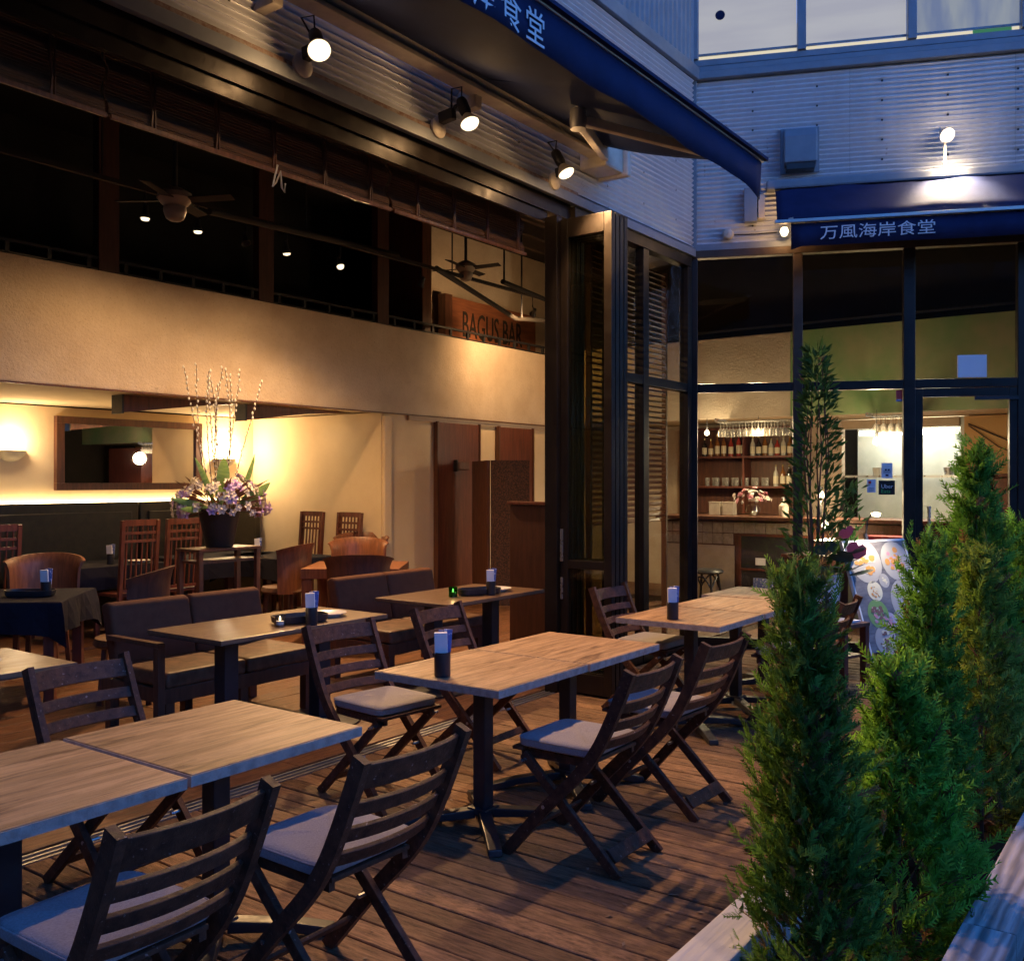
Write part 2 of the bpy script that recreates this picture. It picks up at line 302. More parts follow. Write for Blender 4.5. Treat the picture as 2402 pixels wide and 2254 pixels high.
for xx in (4.88, 6.67, 8.44):
    MB().box(xx-.1, xx+.1, 8.02, 8.12, 3.46, 5.2).build('post', postw, lb, bevel=.006)
lbb = wall('loft_wall', 'dark back wall of the unlit loft room', ceil, (-3, 9.3, 9.6, 9.7, 3.4, 5.2))
lbw = wall('loft_wall', 'warm lit plaster wall of the loft behind the carved sign', plaster, (9.48, 14, 8.95, 9.05, 3.0, 5.2))
MB().box(9.30, 9.475, 8.15, 9.05, 3.4, 5.2).build('corner_post', brownw, lbw)
sb = thing('carved_sign', 'carved reddish wooden sign board standing behind the loft railing', 'sign', (10.56, 8.7, 0))
MB().box(0, 2.1, 0, .05, 3.40, 4.2).build('board', mat('sign_wood', (.30, .105, .045), .5, col2=(.17, .055, .028), scale=5, stretch=(.5, 3, 4), bump=.3, bscale=20), sb, bevel=.006)
MB().box(-.16, -.003, -.01, .12, 3.40, 4.22).build('side_post', brownw, sb)
tm = text_mesh('BAGUS BAR', .46, mat('carved_black', (.012, .008, .006), .8), .004)
inst('lettering', tm, sb, (.22, -.006, 3.66), (PI/2, 0, 0), (.62, 1.15, 1))
# right-hand balcony over the bar ----------------------------------------------
bb = thing('bar_balcony', 'loft parapet over the bar, tan with a green reflection painted in at right', 'balcony')
MB().box(12.0, 12.14, 4.3, 7.99, 2.40, 3.48).build('parapet', plaster, bb, bevel=.012)
tag(MB().box(12.0, 12.14, -.1, 4.299, 2.40, 3.48).build('parapet', green_refl, bb), 'stretch of the parapet with a green tree reflection put into its colour')
MB().box(12.142, 14.2, -.1, 8.0, 2.415, 2.53).build('soffit', plaster2, bb)
MB().box(12.02, 12.06, -.1, 7.9, 3.56, 3.59).build('railing', black, bb)
MB().box(12.15, 12.2, -.1, 8.0, 3.48, 5.2).build('dark_back', ceil, bb)
# ------------------------------------------------------------- corrugated walls
def corr(mb, x0, x1, z0, z1, y, amp=.014, pitch=.045, ns=8):
    n = int((z1 - z0) / pitch * ns); vs = []; fs = []
    for k in range(n + 1):
        z = z0 + (z1 - z0) * k / n; yy = y - amp * math.cos(2*PI*(z - z0)/pitch) - amp
        vs += [(x0, yy, z), (x1, yy, z)]
    for k in range(n): fs.append((2*k, 2*k+1, 2*k+3, 2*k+2))
    mb.add(vs, fs); return mb
cwA = thing('corrugated_wall', 'corrugated steel wall with spotlights above the open dining room', 'wall')
MB().box(-3, 8.43, 3.965, 4.12, 3.72, 7.3).build('backing', trim, cwA)
for x0 in (-1.6, .4, 2.4, 4.4, 6.4):
    corr(MB(), x0, min(x0+1.998, 8.375), 3.79, 5.38, 3.962).build('corrugated_sheet', clad, cwA, smooth=True)
sm = MB()
for xx in np.arange(-1.3, 8.3, .62):
    for z in np.arange(3.97, 5.3, .27): sm.box(xx-.007, xx+.007, 3.935, 3.95, z-.007, z+.007)
tag(sm.build('screws', black, cwA), kind='stuff')
MB().box(-3, 8.40, 3.925, 3.963, 3.70, 3.775).build('drip_trim', trim, cwA, bevel=.004)
MB().box(-3, 6.3, 3.93, 3.962, 3.776, 3.80).build('rusty_seam', rust, cwA)
MB().box(-3, 8.43, 3.90, 3.963, 5.385, 5.50).build('sill_flashing', trim, cwA, bevel=.004)
for x0 in np.arange(-1, 8.4, .09):
    pass
vr = MB(); n_ = int(9.4/.09*6)
vs = []; fs = []
for k in range(n_+1):
    xx = -1.0 + 9.4*k/n_; q = (xx/.09) % 1; yy = 3.945 if q < .5 else 3.962
    vs += [(xx, yy, 5.505), (xx, yy, 7.3)]
for k in range(n_): fs.append((2*k, 2*k+2, 2*k+3, 2*k+1))
vr.add(vs, fs); vr.build('ribbed_sheet', trim, cwA)
cwB = thing('corrugated_wall', 'corrugated steel wall with vent hood and floodlight above the entrance', 'wall', (*C0, 0), BRZ)
MB().box(0.0, 5, .03, .18, 3.78, 5.40).build('backing', trim, cwB)
for x0, x1 in ((.062, 1.45), (1.452, 2.85), (2.852, 4.25), (4.252, 5)):
    corr(MB(), x0, x1, 3.83, 5.385, .028).build('corrugated_sheet', clad, cwB, smooth=True)
sm = MB()
for xx in (.58, 1.16, 1.73, 2.29, 2.87, 3.45):
    for z in np.arange(3.98, 5.36, .18): sm.box(xx-.008, xx+.008, -.0, .02, z-.008, z+.008)
tag(sm.build('screws', black, cwB), kind='stuff')
MB().box(-.055, .06, -.03, .03, 3.80, 5.39).build('corner_trim', trim, cwB, bevel=.004)
MB().box(-.02, 5, -.02, .03, 3.765, 3.825).build('drip_trim', trim, cwB, bevel=.004)
MB().box(.02, 5, -.05, .03, 5.39, 5.455).build('sill_flashing', trim, cwB, bevel=.004)
MB().box(.02, 5, -.035, .03, 5.46, 5.51).build('sill_rail', trim, cwB, bevel=.004)
# upper lit window band
uw = thing('upper_window_band', 'row of lit frosted windows with blinds in blue grey frames', 'window', (*C0, 0), BRZ)
MB().box(.0, 5, -.03, .05, 5.515, 5.575).build('bottom_rail', trim, uw, bevel=.004)
for x0 in (.0, .985, 1.945, 2.89, 3.83): MB().box(x0, x0+.075, -.055, .05, 5.578, 7.3).build('mullion', trim, uw, bevel=.004)
for k, (x0, x1, m) in enumerate(((.08, .98, litwin), (1.065, 1.94, litwin), (2.025, 2.885, litblue), (2.97, 3.825, litwin))):
    p_ = MB().box(x0, x1, .02, .03, 5.64, 7.3).build('pane', m, uw)
    MB().box(x0, x1, .022, .032, 5.578, 5.625).build('lit_gap', litwarm, p_)
    MB().box(x0, x1, .005, .018, 5.625, 5.645).build('glazing_bar', trim, p_)
MB().box(2.5, 2.82, .012, .02, 5.58, 5.622).build('green_shelf', litgreen, uw)
MB().lathe([(0, 0), (.045, 0), (.045, .006), (0, .006)], 20, (.28, .012, 6.0), Matrix.Rotation(PI/2, 3, 'X')).build('sticker', navy, uw)
wall('upper_wall', 'blue grey frame wall above the lit windows', trim, (8.5, 14, 4.3, 4.4, 5.4, 7.5))
# ------------------------------------------------------------- glazed fronts
gB = thing('glazed_front', 'tall bronze framed glass entrance front with bar behind it', 'glass front', (*C0, 0), BRZ)
for x0, w in ((-.06, .13), (.945, .085), (1.91, .10), (2.86, .12), (3.8, .09)):
    MB().box(x0, x0+w, -.03, .06, 0, 3.69).build('mullion', bronze if x0 == .945 else darkbr, gB, bevel=.004)
MB().box(-.06, 4.6, -.035, .065, 3.692, 3.763).build('head_rail', bronze, gB, bevel=.004)
for x0, x1 in ((.07, .945), (1.03, 1.91), (2.01, 2.86), (2.98, 3.8)):
    MB().box(x0+.001, x1-.001, -.025, .055, 2.415, 2.495).build('transom', darkbr, gB, bevel=.004)
    MB().box(x0+.001, x1-.001, -.025, .055, .0, .09).build('bottom_rail', darkbr, gB, bevel=.004)
    MB().box(x0+.004, x1-.004, .012, .02, 2.50, 3.688).build('pane', pane, gB)
    if x0 != 2.01: MB().box(x0+.004, x1-.004, .012, .02, .095, 2.41).build('pane', pane, gB)
dr = MB().box(2.012, 2.075, -.02, .04, .01, 2.41).box(2.795, 2.858, -.02, .04, .01, 2.41).box(2.077, 2.793, -.02, .04, 2.335, 2.41).box(2.077, 2.793, -.02, .04, .01, .14).build('door', darkbr, gB)
MB().box(2.078, 2.792, .006, .014, .142, 2.333).build('pane', pane, dr)
MB().tube([(2.12, -.06, .95), (2.12, -.06, 1.35)], .014, 8).build('door_handle', steel, dr, smooth=True)
MB().box(2.50, 2.86, -.05, -.024, 2.30, 2.33).build('door_closer', black, dr)
MB().box(2.36, 2.60, -.055, -.03, 2.50, 2.70).build('notice_panel', paper, gB)
gA = thing('glazed_front', 'bronze framed fixed glass beside the folded doors with louvres inside', 'glass front')
for x0, w in ((6.86, .07), (7.42, .10), (8.30, .085)):
    MB().box(x0, x0+w, 3.96, 4.05, 0, 3.60).build('mullion', darkbr, gA, bevel=.004)
MB().box(6.3, 8.38, 3.955, 4.055, 3.602, 3.70).build('head_rail', darkbr, gA, bevel=.004)
for x0, x1 in ((6.93, 7.42), (7.52, 8.30)):
    MB().box(x0+.001, x1-.001, 3.965, 4.045, 2.415, 2.495).build('transom', darkbr, gA, bevel=.004)
    MB().box(x0+.001, x1-.001, 3.965, 4.045, 0, .09).build('bottom_rail', darkbr, gA)
    MB().box(x0+.004, x1-.004, 4.0, 4.008, 2.5, 3.6).build('pane', pane, gA)
    MB().box(x0+.004, x1-.004, 4.0, 4.008, .092, 2.413).build('pane', pane, gA)
MB().box(-3, 6.3, 4.0, 4.12, 3.60, 3.718).build('header_beam', darkbr, gA)
MB().box(-3, 6.0, 4.02, 4.05, 3.52, 3.598).build('door_track', darkbr, gA)
tr = thing('floor_track', 'steel sliding door track set in the floor between deck and dining room', 'track')
for y0 in (3.932, 3.972, 4.015): MB().box(-1, 6.4, y0, y0+.014, -.015, .004).build('track_rail', alum, tr)
MB().box(-1, 6.4, 3.93, 4.05, -.03, -.012).build('track_bed', darkbr, tr)
# folded door stack
fd = thing('folding_door_stack', 'stack of folded bronze framed glass doors at the end of the opening', 'folding door')
def leaf(x0, th=.05, y0=3.46, y1=3.90, z1=3.52):
    f = MB().box(x0, x0+th, y0, y0+.065, .02, z1).box(x0, x0+th, y1-.065, y1, .02, z1).box(x0, x0+th, y0+.066, y1-.066, z1-.14, z1).box(x0, x0+th, y0+.066, y1-.066, .02, .16).box(x0, x0+th, y0+.066, y1-.066, .93, .99).build('door_leaf', darkbr, fd, bevel=.004)
    MB().box(x0+.02, x0+.028, y0+.067, y1-.067, .161, .929).box(x0+.02, x0+.028, y0+.067, y1-.067, .991, z1-.141).build('pane', dim, f)
for k in range(4): leaf(6.0 + k*.062)
MB().box(5.97, 6.04, 3.91, 4.02, .0, 3.55).build('jamb', darkbr, fd, bevel=.004)
MB().box(5.985, 5.997, 3.87, 3.895, .98, 1.22).build('handle', steel, fd, bevel=.004)
MB().box(5.985, 5.997, 3.872, 3.892, .70, .86).build('lock', steel, fd, bevel=.004)
# louvre shutters behind fixed glass
for nm, x0, x1, lab in (('louvre_shutter', 7.72, 8.58, 'wide stack of wooden louvre slats behind the corner glass'), ('louvre_shutter', 7.12, 7.45, 'narrow strip of wooden louvre slats behind the folded doors')):
    lv = thing(nm, lab, 'louvre', (0, 4.34, 0))
    z = 1.2; lm = MB().bar((0, 0, 0), (x1-x0-.06, 0, 0), .045, .008, (0, -.5, .86)).mesh('slat', barw)
    while z < 3.6: inst('slat', lm, lv, (x0+.03, 0, z)); z += .052
    MB().box(x0, x0+.028, -.025, .025, 0, 3.62).box(x1-.028, x1, -.025, .025, 0, 3.62).build('stile', brownw, lv)
# ================================================================== PLANTER, RAILS
def rail(label, m, y0, y1):
    t = thing('timber_rail', label, 'rail')
    for x0, x1 in ((-1, 3.45), (3.454, 7.9)): MB().box(x0, x1, y0, y1, -.02, .12).build('timber', m, t, bevel=.006)
    for xx in np.arange(-.6, 8, 1.4): MB().box(xx, xx+.1, y0+.03, y1-.03, -.42, -.021).build('post', m, t)
rail('white painted timber rail along the edge of the deck', whitew, 1.175, 1.332)
rail('pale weathered timber rail at the street side of the planter', greyw, .495, .655)
tag(MB().box(-1, 8, .3, 1.34, -.43, -.40).build('ground', soil), kind='structure')
# ================================================================== BAMBOO BLINDS, HEADER DETAILS
for x0, x1, lab in ((-.6, 2.55, 'bamboo roman blind drawn up at the left end of the opening'), (2.57, 4.5, 'bamboo roman blind drawn up over the middle of the opening'), (4.53, 6.0, 'bamboo roman blind drawn up next to the folded doors')):
    bl = thing('bamboo_blind', lab, 'blind', (0, 4.25, 0)); mb = MB(); z = 3.315; k = 0
    while z < 3.62:
        yo = -.02*math.sin((z-3.3)*36) ; mb.box(x0, x1, yo-.005, yo+.004, z, z+.0105); z += .0135; k += 1
    tag(mb.build('slats', bamboo, bl), kind='stuff')
    MB().box(x0, x1, -.045, -.028, 3.295, 3.318).build('bottom_batten', barw, bl, bevel=.003)
    MB().box(x0, x1, -.02, .03, 3.63, 3.66).build('head_rail', brownw, bl)
    xx = x0 + .22
    while xx < x1:
        c_ = MB().tube([(xx, -.034, 3.31), (xx+.006, -.036, 3.4), (xx-.004, -.035, 3.5), (xx, -.034, 3.62)], .007, 5).tube([(xx+.022, -.034, 3.30), (xx+.018, -.036, 3.45), (xx+.024, -.035, 3.62)], .006, 5); c_.build('cord', brownw, bl); xx += .38
hk = thing('cord_bundle', 'bundle of knotted pull cords hanging below the middle blind', 'cord', (3.57, 4.2, 3.22))
MB().tube([(0, 0, .12), (-.02, 0, .05), (-.035, 0, -.01), (-.01, 0, .02), (.02, 0, .09), (.03, 0, .0), (.05, 0, -.02), (.055, 0, .03)], .006, 6).build('cord', cream, hk, smooth=True)
# ================================================================== AWNINGS
ag = thing('awning', 'large navy awning with white characters on its valance over the deck', 'awning')
fab = MB(); vs = []; fs = []; n = 14; x0, x1 = .2, 6.36; mc = 60
for k in range(n+1):
    u = k/n; y = 3.78 + (2.50-3.78)*u; z = 4.16 + (3.79-4.16)*u - .05*math.sin(PI*u)
    for j in range(mc+1):
        xx = x0 + (x1-x0)*j/mc; sm_ = abs(((xx-x0)/1.54 + .5) % 1 - .5); vs.append((xx, y, z - math.sin(PI*u)*(.012*math.sin(xx*3.1) + .008*math.sin(xx*7.3+u*4) - .014*max(0, .10-sm_)/.10)))
for k in range(n):
    for j in range(mc): q = mc+1; fs.append((k*q+j, k*q+j+1, (k+1)*q+j+1, (k+1)*q+j))
fab.add(vs, fs); fo = fab.build('canopy', navy, ag, smooth=True); so = fo.modifiers.new('t', 'SOLIDIFY'); so.thickness = .003
va = MB(); vs = []; fs = []; n = 60
for k in range(n+1):
    xx = x0 + (x1-x0)*k/n; w = .012*math.sin(xx*5.1)+.006*math.sin(xx*11); dz = .0 if xx < 6.0 else -(xx-6.0)*.10
    vs += [(xx, 2.485, 3.775), (xx, 2.485+w*.4, 3.66+dz*.5), (xx, 2.485+w, 3.552+dz)]
for k in range(n): fs += [(3*k, 3*k+1, 3*k+4, 3*k+3), (3*k+1, 3*k+2, 3*k+5, 3*k+4)]
va.add(vs, fs); vo = va.build('valance', navy, ag, smooth=True); so = vo.modifiers.new('t', 'SOLIDIFY'); so.thickness = .003
MB().box(x0-.02, x1+.02, 2.47, 2.53, 3.77, 3.80).build('front_bar', alum, ag, bevel=.006)
MB().box(x0-.02, x1+.02, 2.44, 2.468, 3.778, 3.798).build('front_flap', navy, ag)
for xs in (x0+1.54, x0+3.08, x0+4.62): MB().ribbon([(3.70, 4.113), (3.1, 3.93), (2.55, 3.79)], .004, lambda a, b, q: (q, a, b), xs-.012, xs+.012).build('seam', navy, ag)
MB().box(.1, 6.62, 3.74, 3.86, 4.06, 4.09).build('cassette_lip', cream, ag, bevel=.006)
MB().tube([(.1, 3.80, 4.16), (6.6, 3.80, 4.16)], .055, 14).build('roller', cream, ag, smooth=True)
eb = (5.16, 3.22, 3.86); shl = (6.40, 3.74, 4.06); tip = (6.28, 2.54, 3.755)
MB().bar(shl, eb, .05, .07).build('arm', cream, ag, bevel=.008); MB().bar(eb, tip, .045, .06).build('arm', cream, ag, bevel=.008)
MB().lathe([(.0, -.06), (.05, -.06), (.055, 0), (.05, .06), (0, .06)], 14, eb).build('elbow', alum, ag, smooth=True)
MB().box(6.33, 6.60, 3.70, 3.94, 3.98, 4.20).build('shoulder_bracket', cream, ag, bevel=.02)
MB().box(6.602, 6.66, 3.66, 3.94, 3.96, 4.24).build('end_cap', cream, ag, bevel=.02)
for xx in (1.5, 3.2, 4.85): MB().box(xx, xx+.07, 3.80, 3.955, 3.98, 4.22).build('wall_bracket', cream, ag, bevel=.01)
wht = mat('white_print', (.72, .73, .76), .6); tx = text_mesh('万風海岸食堂', .165, wht, .001, sp=1.30)
inst('lettering', tx, ag, (2.565, 2.472, 3.575), (PI/2, 0, 0), (1., 1.05, 1))
# gutter line along the wall, rusty
ab = thing('awning', 'short navy awning with white characters over the glass entrance', 'awning', (*C0, 0), BRZ)
MB().box(.70, 4.6, -.14, -.0, 4.27, 4.36).build('cassette', trim, ab, bevel=.02)
prof = [(-.10, 4.27), (-.16, 4.25), (-.30, 4.13), (-.42, 3.99), (-.50, 3.885)]
mb = MB(); vs = []; fs = []; q = 65
for i, (a, z) in enumerate(prof):
    for k in range(q): xx = .78+3.8*k/(q-1); e = math.sin(PI*i/(len(prof)-1)); vs.append((xx, a, z + e*(.012*math.sin(xx*5.3+i) + .008*math.sin(xx*13+2*i)) - .004*(k % 21 == 0)))
for i in range(len(prof)-1):
    for k in range(q-1): fs.append((i*q+k, i*q+k+1, (i+1)*q+k+1, (i+1)*q+k))
o = mb.add(vs, fs).build('canopy', navy, ab, smooth=True); o.modifiers.new('t', 'SOLIDIFY').thickness = .003
MB().box(.76, 4.6, -.535, -.49, 3.85, 3.882).build('front_bar', alum, ab, bevel=.006)
mb = MB(); vs = []; fs = []
for k in range(41):
    xx = .90+3.7*k/40; w = .01*math.sin(xx*6); vs += [(xx, -.50, 3.848), (xx, -.505+w, 3.645 - (.03 if xx < .95 else 0))]
for k in range(40): fs.append((2*k, 2*k+1, 2*k+3, 2*k+2))
o = mb.add(vs, fs).build('valance', navy, ab, smooth=True); o.modifiers.new('t', 'SOLIDIFY').thickness = .003
inst('lettering', text_mesh('万風海岸食堂', .15, wht, .001), ab, (1.14, -.524, 3.70), (PI/2, 0, 0), (1.06, .88, 1))
MB().bar((.95, -.08, 4.2), (.9, -.49, 3.87), .04, .05).build('arm', alum, ab)
# ================================================================== FITTINGS ON THE OUTER WALLS
def spotlamp(label, plate, head, aim, power, ang=115):
    t = thing('wall_spotlight', label, 'spotlight', plate, 0, 'spotlights under the large awning')
    P_ = Vector((0, 0, 0)); h = Vector(head) - Vector(plate); d = (Vector(aim) - Vector(head)).normalized()
    MB().lathe([(0, 0), (.062, 0), (.066, .02), (.05, .035), (0, .04)], 20, (0, .0, 0), Matrix.Rotation(PI/2, 3, 'X')).build('wall_plate', cream, t, smooth=True)
    bk = h - d*.16
    MB().bar((0, -.03, .05), (0, -.14, .06), .05, .07).build('junction_box', black, t, bevel=.008)
    MB().tube([(0, -.1, .04), (bk.x*.5, -.14, .05+bk.z*.5), tuple(bk)], .012, 8).build('arm', black, t, smooth=True)
    Mr = d.to_track_quat('Z', 'Y').to_matrix()
    MB().lathe([(0, -.19), (.03, -.19), (.036, -.17), (.036, -.09), (.028, -.07), (.0, -.07)], 16, h, Mr).build('lamp_body', black, t, smooth=True)
    MB().lathe([(.02, -.072), (.03, -.06), (.058, -.015), (.060, .0)], 20, h, Mr).build('reflector', cream, t, smooth=True)
    MB().lathe([(.059, .0), (.052, .012), (.03, .02), (0, .024)], 20, h, Mr).build('lens', bulb, t, smooth=True)
    MB().tube([tuple(bk - d*.02), tuple(bk + Vector((-.03, -.02, .09))), tuple(bk + Vector((-.08, .02, .07))), (0, -.12, .08)], .006, 6).build('cable', black, t, smooth=True)
    spot(Vector(head) + d*.03, aim, power, WARM, ang, .75, .045); point(Vector(head) + d*.035 + Vector((0, 0, .02)), 11, WARM, .04)
spotlamp('leftmost wall spotlight, turned towards the viewer', (3.50, 3.93, 3.80), (3.40, 3.68, 3.78), (1.9, 1.3, .6), 160)
spotlamp('middle wall spotlight tilted over the deck tables', (4.62, 3.93, 3.80), (4.64, 3.68, 3.78), (4.3, 1.9, .2), 270)
spotlamp('wall spotlight nearest the folded glass doors', (5.95, 3.93, 3.80), (5.74, 3.68, 3.76), (6.0, 1.7, .1), 290)
vh = thing('vent_hood', 'square metal vent hood on the corrugated wall', 'vent', (*C0, 0), BRZ)
MB().ext([(-.0, 4.50), (-.155, 4.50), (-.16, 4.74), (-.13, 4.815), (-.06, 4.845), (0, 4.845)], lambda a, b, t: (t, a, b), .86, 1.15).build('hood', trim, vh, bevel=.012)
MB().box(.83, 1.18, -.02, .005, 4.44, 4.86).build('flange', trim, vh, bevel=.004)
MB().box(.88, 1.13, -.14, -.02, 4.445, 4.499).build('grille', black, vh)
fl = thing('floodlight', 'lit floodlight on a short stem above the entrance awning', 'floodlight', (*C0, 0), BRZ)
MB().tube([(2.24, -.12, 4.36), (2.24, -.12, 4.60)], .012, 8).build('stem', cream, fl, smooth=True)
MB().lathe([(.0, -.07), (.04, -.07), (.045, -.03), (.065, .02), (.065, .03)], 18, (2.25, -.13, 4.66), Vector((.15, -.7, -.6)).to_track_quat('Z', 'Y').to_matrix()).build('lamp_body', cream, fl, smooth=True)
MB().lathe([(.0642, .03), (.055, .05), (.03, .065), (0, .07)], 18, (2.25, -.13, 4.66), Vector((.15, -.7, -.6)).to_track_quat('Z', 'Y').to_matrix()).build('lens', bulb, fl, smooth=True)
spot(Bp(2.262, -.19, 4.61), Bp(2.30, -.38, 3.6), 520, WARMW, 84, .9, .05); spot(Bp(2.262, -.19, 4.61), Bp(2.35, -.36, 3.6), 60, WARMW, 150, .8, .05)
point(Bp(2.262, -.21, 4.66), 5, WARMW, .05)
sl = thing('wall_lamp', 'small lit lamp tucked under the left end of the entrance awning', 'lamp', (*C0, 0), BRZ)
MB().tube([(.86, .0, 3.88), (.86, -.10, 3.87)], .01, 8).build('arm', cream, sl); MB().lathe([(0, -.05), (.025, -.04), (.042, 0), (.03, .035), (0, .045)], 14, (.86, -.15, 3.87)).build('globe', bulb, sl, smooth=True)
point(Bp(.86, -.23, 3.86), 4.5, WARM, .04)
bs = thing('wall_sensor', 'round white sensor with a thin cable on the corrugated wall', 'sensor', (*C0, 0), BRZ)
MB().lathe([(0, -.0), (.05, 0), (.055, .03), (.04, .055), (0, .065)], 20, (.355, .0, 3.905), Matrix.Rotation(PI/2, 3, 'X')).build('cover', cream, bs, smooth=True)
MB().tube([(.41, -.01, 3.90), (.6, -.012, 3.895), (.8, -.012, 3.90)], .006, 6).build('cable', black, bs)
cb = thing('electrical_box', 'narrow vertical electrical box beside the entrance awning', 'box', (*C0, 0), BRZ)
MB().box(.50, .62, -.08, .01, 4.0, 4.32).build('cover', trim, cb, bevel=.008); MB().box(.63, .69, -.07, .01, 4.03, 4.25).build('bracket', cream, cb, bevel=.004)
st = thing('alarm_sticker', 'small red sticker on the glass beside the door', 'sticker', (*C0, 0), BRZ); MB().box(1.85, 1.905, .0, .006, 2.32, 2.405).build('red_field', mat('red_print', (.55, .05, .05), .4), st); MB().box(1.85, 1.905, .0, .0055, 2.30, 2.319).build('blue_field', bluep, st)
dp = thing('delivery_sticker', 'square black sticker with white and green lettering on the glass', 'sticker', (*C0, 0), BRZ)
MB().box(1.70, 1.84, .0, .008, 1.45, 1.58).build('field', mat('black_print', (.01, .01, .012), .4), dp)
inst('lettering', text_mesh('Uber', .05, wht, .0005), dp, (1.72, -.002, 1.51), (PI/2, 0, 0)); inst('lettering', text_mesh('Eats', .05, mat('green_print', (.08, .5, .12), .5), .0005), dp, (1.72, -.002, 1.466), (PI/2, 0, 0))
for lab, a, b, z0, z1, red in (('white notice sheet above the black sticker on the glass', 1.725, 1.82, 1.60, 1.74, 0), ('small white notice with a red mark left of the black sticker', 1.60, 1.675, 1.47, 1.59, 1)):
    q = thing('notice_sheet', lab, 'notice', (*C0, 0), BRZ); MB().box(a, b, .002, .006, z0, z1).build('sheet', paper, q)
    if red: MB().box(a+.012, a+.035, -.0, .0018, z1-.04, z1-.015).build('print', MATS['red_print'], q)
    else:
        for g in ((.03, .045, .07, .085), (.055, .07, .07, .085), (.035, .06, .02, .035)): MB().box(a+g[0], a+g[1], -.0, .0018, z0+g[2], z0+g[3]).build('print', navy, q)
    for k in range(3): MB().box(a+.015, b-.015, .0, .0018, z0+.045+k*.011 - .03*red, z0+.048+k*.011 - .03*red).build('print', MATS['black_print'], q)
# ================================================================== DECK FURNITURE
def make_table(label, group):
    t = thing('deck_table', label, 'table', (0, 0, 0), 0, group)
    MB().box(-.346, .346, -.346, .346, .688, .7195).build('tabletop', tablew, t, bevel=.004)
    MB().box(-.35, .35, -.35, -.3465, .684, .7165).box(-.35, .35, .3465, .35, .684, .7165).box(-.35, -.3465, -.3465, .3465, .684, .7165).box(.3465, .35, -.3465, .3465, .684, .7165).build('edge_band', tableedge, t)
    MB().box(-.034, .034, -.034, .034, .06, .675).build('post', black, t, bevel=.006)
    MB().box(-.2, .2, -.2, .2, .676, .687).build('top_plate', black, t)
    MB().box(-.055, .055, -.055, .055, .05, .085).build('hub', black, t, bevel=.01)
    for sx in (1, -1):
        for sy in (1, -1):
            MB().ext([(.04, .035), (.04, .078), (.28, .055), (.40, .03), (.405, .0), (.36, .0), (.25, .025)], lambda a, b, q: (sx*(a*.7071 + q*.7071), sy*(a*.7071 - q*.7071), b), -.03, .03).build('foot', black, t, bevel=.006)
    return t
t0 = make_table('wood topped deck table at the left edge of the photo', 'deck tables')
t0.location = (1.352, 2.745, 0)
for x, y, lab in ((2.07, 2.752, 'wood topped deck table with bare top, right of the table at the left edge'), (3.503, 2.70, 'wood topped deck table carrying the napkin cup, in the middle row'), (4.21, 2.69, 'wood topped deck table joined behind the middle one with the napkin cup'),
                  (5.63, 2.665, 'wood topped deck table with napkin cup near the corner glass'), (6.335, 2.66, 'wood topped deck table second from the menu board, half hidden by the conifer'), (7.06, 2.74, 'farthest wood topped deck table in front of the glass front')):
    copy_tree(t0, (x, y, 0), 0, lab)
